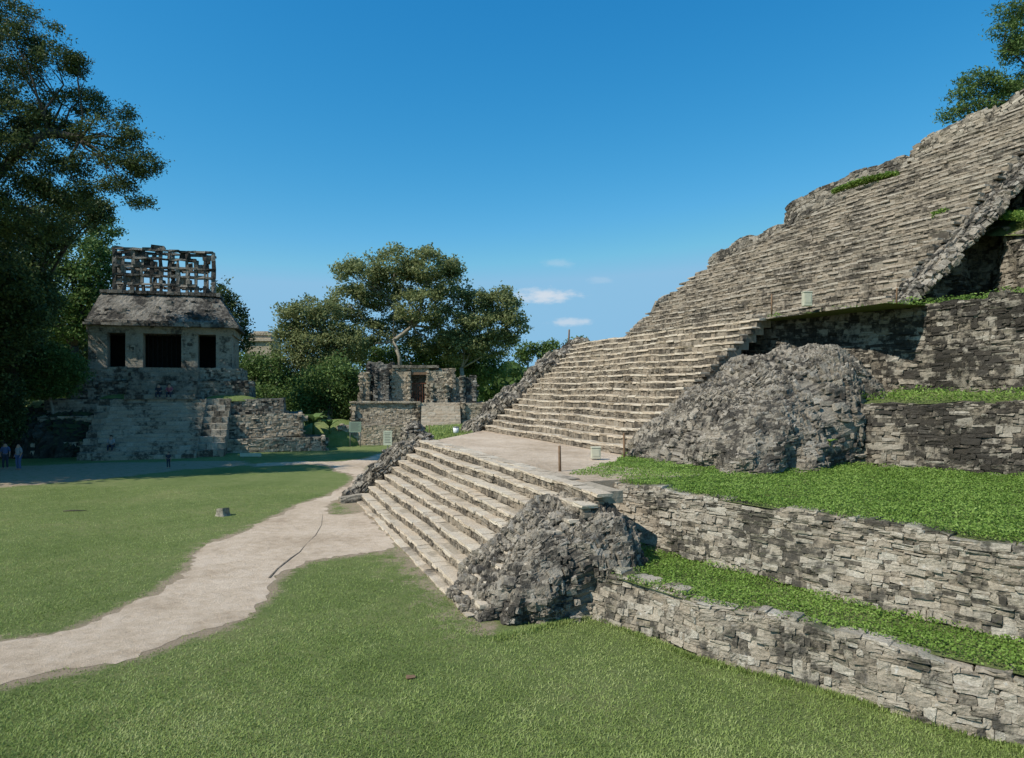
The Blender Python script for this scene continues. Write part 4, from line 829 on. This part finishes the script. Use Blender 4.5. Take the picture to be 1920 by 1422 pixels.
ph=np.linspace(0,1.4,29)[:-1]; T_=SS(ph,ph*0+.3); n=len(T_); m=MB(); cc=T_.mean(0); m.add(np.concatenate([T_,[cc],(T_+cc)/2]),[[i_,(i_+1)%n,n+1+(i_+1)%n,n+1+i_] for i_ in range(n)]+[[n+1+i_,n+1+(i_+1)%n,n+1+(i_+2)%n,n] for i_ in range(0,n,2)],.7); m.build('cut_face',M['earth'],root)
b=G(657,942); m=MB(); stones(m,[b+[0,0,.14]],np.array([[.9,.43,0.05]]),np.array([[.43,-.9,0]]),np.array([UP]),np.array([[.5,.24,.17]]),5,.2,.07); o=m.build('stone_slab',M['darkwall'],smooth=False); tag(o,'dark stone slab lying beside the path at the foot of the low steps','stone')
b=G(138,960); m=MB(); m.tube([b+[-.45,0,.03],b+[-.1,.05,.05],b+[.2,0,.06],b+[.5,.1,.03]],[.02,.03,.025,.01],6); o=m.build('shadow_line_branch',M['darkbark']); tag(o,'thin dark branch shape drawing a shadow line on the left lawn','branch')  # dark rod laid where a shadow line crosses the grass
for i_,(px,py,r,l,mt) in enumerate([(1078,1160,.17,'flat loose stone at the foot of the near rubble mound','wall'),(770,1272,.08,'brown flat leaf-like bark piece on the near lawn','wood')]):
    b=G(px,py); m=MB(); stones(m,[b+[0,0,.03 if i_<1 else .02]],np.array([[1.,.2,0]]),np.array([[.2,-1,0]]),np.array([UP]),np.array([[r,r*.7,.05 if i_<1 else .015]]),5,.3,.08); o=m.build('loose_piece',M[mt],smooth=False); tag(o,l,'stone')  # the brown piece is leaf-like bark, built with the stone shape
# ------------------------------------------------------------ people
def cloth(n,c): return simple(n,c,.85,.12,20)
def skinmesh(name,verts,edges,rad,mat,parent):
    me=bpy.data.meshes.new(name); me.from_pydata([tuple(v) for v in verts],edges,[]); me.materials.append(mat)
    o=bpy.data.objects.new(name,me); COL.objects.link(o); o.parent=parent
    o.modifiers.new('skin','SKIN')
    if me.skin_vertices:
        d=me.skin_vertices[0].data
        for i,r in enumerate(rad): d[i].radius=(r,r) if not isinstance(r,tuple) else r
        d[0].use_root=True
    s=o.modifiers.new('sub','SUBSURF'); s.levels=1; s.render_levels=2
    return o
def person(label,b,rz,pose,top,bot,hair,sc=1.):
    root=thing('person',label,'person',b); root.rotation_euler=(0,0,rz); root.scale=(sc,)*3
    if pose=='stand':
        J=dict(pel=(0,0,.95),ch=(0,0,1.28),nk=(0,0,1.47),hd=(0,-.01,1.58),ht=(0,-.01,1.67),
          hl=(.09,0,.9),kl=(.1,-.02,.5),al=(.11,.02,.09),tl=(.12,-.14,.04),hr=(-.09,0,.9),kr=(-.1,-.06,.5),ar=(-.12,.04,.09),tr=(-.13,-.12,.04),
          sl=(.18,0,1.4),el=(.24,.02,1.12),wl=(.25,-.08,.9),gl=(.25,-.12,.81),sr=(-.18,0,1.4),er=(-.24,.02,1.12),wr=(-.24,-.1,.9),gr=(-.24,-.14,.81))
    else:
        J=dict(pel=(0,0,.12),ch=(0,-.06,.45),nk=(0,-.1,.64),hd=(0,-.13,.75),ht=(0,-.13,.84),
          hl=(.09,-.03,.12),kl=(.14,-.44,.16),al=(.14,-.5,-.24),tl=(.14,-.64,-.28),hr=(-.09,-.03,.12),kr=(-.14,-.42,.18),ar=(-.14,-.46,-.24),tr=(-.14,-.6,-.28),
          sl=(.18,-.08,.57),el=(.23,-.18,.32),wl=(.14,-.38,.25),gl=(.1,-.45,.23),sr=(-.18,-.08,.57),er=(-.23,-.18,.32),wr=(-.12,-.36,.27),gr=(-.07,-.43,.25))
    ks=list(J); ix={k:i for i,k in enumerate(ks)}
    E=[('pel','ch'),('ch','nk'),('nk','hd'),('hd','ht'),('pel','hl'),('hl','kl'),('kl','al'),('al','tl'),('pel','hr'),('hr','kr'),('kr','ar'),('ar','tr'),('nk','sl'),('sl','el'),('el','wl'),('wl','gl'),('nk','sr'),('sr','er'),('er','wr'),('wr','gr')]
    R=dict(pel=.13,ch=.14,nk=.055,hd=.095,ht=.07,hl=.085,kl=.055,al=.04,tl=.035,hr=.085,kr=.055,ar=.04,tr=.035,sl=.06,el=.042,wl=.028,gl=.025,sr=.06,er=.042,wr=.028,gr=.025)
    skinmesh('body',[J[k] for k in ks],[(ix[a],ix[b_]) for a,b_ in E],[R[k] for k in ks],M['skin'],root)
    sk=['ch','pel','nk','sl','el','sr','er']; v=[np.array(J[k],float) for k in sk]; v[2]=v[2]-[0,0,.05]
    skinmesh('shirt',v,[(0,1),(0,2),(2,3),(3,4),(2,5),(5,6)],[.165,.155,.08,.08,.06,.08,.06],top,root)
    sk=['pel','hl','kl','al','hr','kr','ar']; skinmesh('trousers',[J[k] for k in sk],[(0,1),(1,2),(2,3),(0,4),(4,5),(5,6)],[.15,.105,.075,.06,.105,.075,.06],bot,root)
    h=np.array(J['ht']); skinmesh('hair',[h+[0,.02,-.03],h+[0,.03,.03],h+[0,.07,-.09]],[(0,1),(0,2)],[.095,.06,.05],hair,root)
hb=cloth('dark_hair',(.02,.015,.012)); cb=cloth('blue_cloth',(.08,.11,.2)); cg=cloth('grey_cloth',(.22,.22,.22)); cd=cloth('dark_cloth',(.04,.045,.06)); cp=cloth('pink_cloth',(.3,.1,.13)); cw_=cloth('white_cloth',(.3,.3,.3))
person('person in a blue top standing in the shade at the extreme left edge',G(10,880),.4,'stand',cb,cd,hb)
person('person in a pale grey top standing second from the left edge',G(35,882),-.3,'stand',cg,cb,hb)
person('small person in dark clothing standing before the pyramid stairs',G(316,878),.2,'stand',cd,cd,hb,.62)
def seat(px,y,z): 
    x=FT.xl(px,y); return FT.w(x,y,z)
st_=(zp-zc)/7
person('person in a dark top seated on the podium steps, left of the pair',seat(298,-4.15,zc+st_),.3,'sit',cd,cd,hb)
person('person in a pink top seated on the podium steps, right of the pair',seat(318,-4.15,zc+st_),.3,'sit',cp,cd,hb)
s15=(zc)/15; dy=(yc-yst)/15
person('person in grey seated low on the shaded pyramid stairs',seat(209,yst+dy*2.5,s15*3),.3,'sit',cw_,cd,hb)
# ------------------------------------------------------------ light, sky, camera
EL=math.radians(47); sd=Vector((-.84,-.54,0)).normalized()*math.cos(EL); sd.z=math.sin(EL)
su=bpy.data.lights.new('sun','SUN'); su.energy=5.0; su.angle=math.radians(.53); su.color=(1,.945,.86)
so=bpy.data.objects.new('sun',su); COL.objects.link(so); so.rotation_euler=(-sd).to_track_quat('-Z','Y').to_euler()
w=bpy.data.worlds.new('World'); bpy.context.scene.world=w; w.use_nodes=True; t=NT(w.node_tree); w.node_tree.nodes.clear()
sky=t.n('ShaderNodeTexSky'); sky.sky_type='NISHITA'; sky.sun_disc=False; sky.sun_elevation=EL; sky.sun_rotation=math.atan2(sd.x,sd.y); sky.altitude=300; sky.air_density=1.0; sky.dust_density=.3; sky.ozone_density=2.5
hs=t.n('ShaderNodeHueSaturation'); hs.inputs['Saturation'].default_value=1.18; t.l(sky.outputs[0],hs.inputs['Color'])
sr_=t.n('ShaderNodeSeparateColor'); t.l(hs.outputs[0],sr_.inputs[0]); cbn=t.n('ShaderNodeCombineColor'); ch_=[]
for i_,(ex,kk) in enumerate(((1.9,4.8),(.92,1.38),(.64,1.17))):
    v=t.math('MULTIPLY',t.math('POWER',t.math('MULTIPLY',t.math('MAXIMUM',sr_.outputs[i_],0.),.1),ex),kk*10); ch_.append(v)
g_=t.math('MINIMUM',ch_[1],5.2); b_=t.math('MINIMUM',ch_[2],7.6); r_=t.math('MINIMUM',ch_[0],t.math('MULTIPLY',g_,.50))
t.l(r_,cbn.inputs[0]);t.l(g_,cbn.inputs[1]);t.l(b_,cbn.inputs[2])
tc=t.n('ShaderNodeTexCoord').outputs['Generated']; sp=t.n('ShaderNodeSeparateXYZ'); t.l(tc,sp.inputs[0])
u=t.math('DIVIDE',sp.outputs[0],t.math('MAXIMUM',sp.outputs[1],.05)); v=t.math('DIVIDE',sp.outputs[2],t.math('MAXIMUM',sp.outputs[1],.05))
cn=t.n('ShaderNodeCombineXYZ'); t.l(t.math('MULTIPLY',u,1.),cn.inputs[0]); t.l(t.math('MULTIPLY',v,2.2),cn.inputs[1]); nz=t.noise(cn.outputs[0],38,6,.6)
tot=None
for px,py,rx,ry,am in((1022,555,54,13,.8),(1070,605,36,8,.55),(1046,494,24,9,.22),(1125,526,22,7,.15)):
    a=t.math('DIVIDE',t.math('SUBTRACT',u,(px-CX)/F),rx/F); b=t.math('DIVIDE',t.math('SUBTRACT',v,(HY-py)/F),ry/F)
    d=t.math('SQRT',t.math('ADD',t.math('MULTIPLY',a,a),t.math('MULTIPLY',b,b)))
    d=t.math('ADD',d,t.math('MULTIPLY',t.math('SUBTRACT',nz,.5),2.4))
    m_=t.math('MULTIPLY',t.math('SUBTRACT',1.,t.step(d,.2,1.35)),am); tot=m_ if tot is None else t.math('MAXIMUM',tot,m_)
tot=t.math('MULTIPLY',tot,t.math('GREATER_THAN',sp.outputs[1],.1))
cm=t.mix(tot,cbn.outputs[0],(7.2,7.6,8.2))
bg=t.n('ShaderNodeBackground'); bg.inputs[1].default_value=.1; t.l(cm,bg.inputs[0]); o=t.n('ShaderNodeOutputWorld'); t.l(bg.outputs[0],o.inputs[0])
cam=bpy.data.cameras.new('camera'); cam.lens=24; cam.sensor_width=36; cam.shift_y=19/1920; cam.clip_end=6000
co=bpy.data.objects.new('camera',cam); COL.objects.link(co); co.location=(0,0,H); co.rotation_euler=(math.pi/2,0,0); bpy.context.scene.camera=co
sc=bpy.context.scene; sc.view_settings.view_transform='Standard'; sc.view_settings.look='None'; sc.view_settings.exposure=0
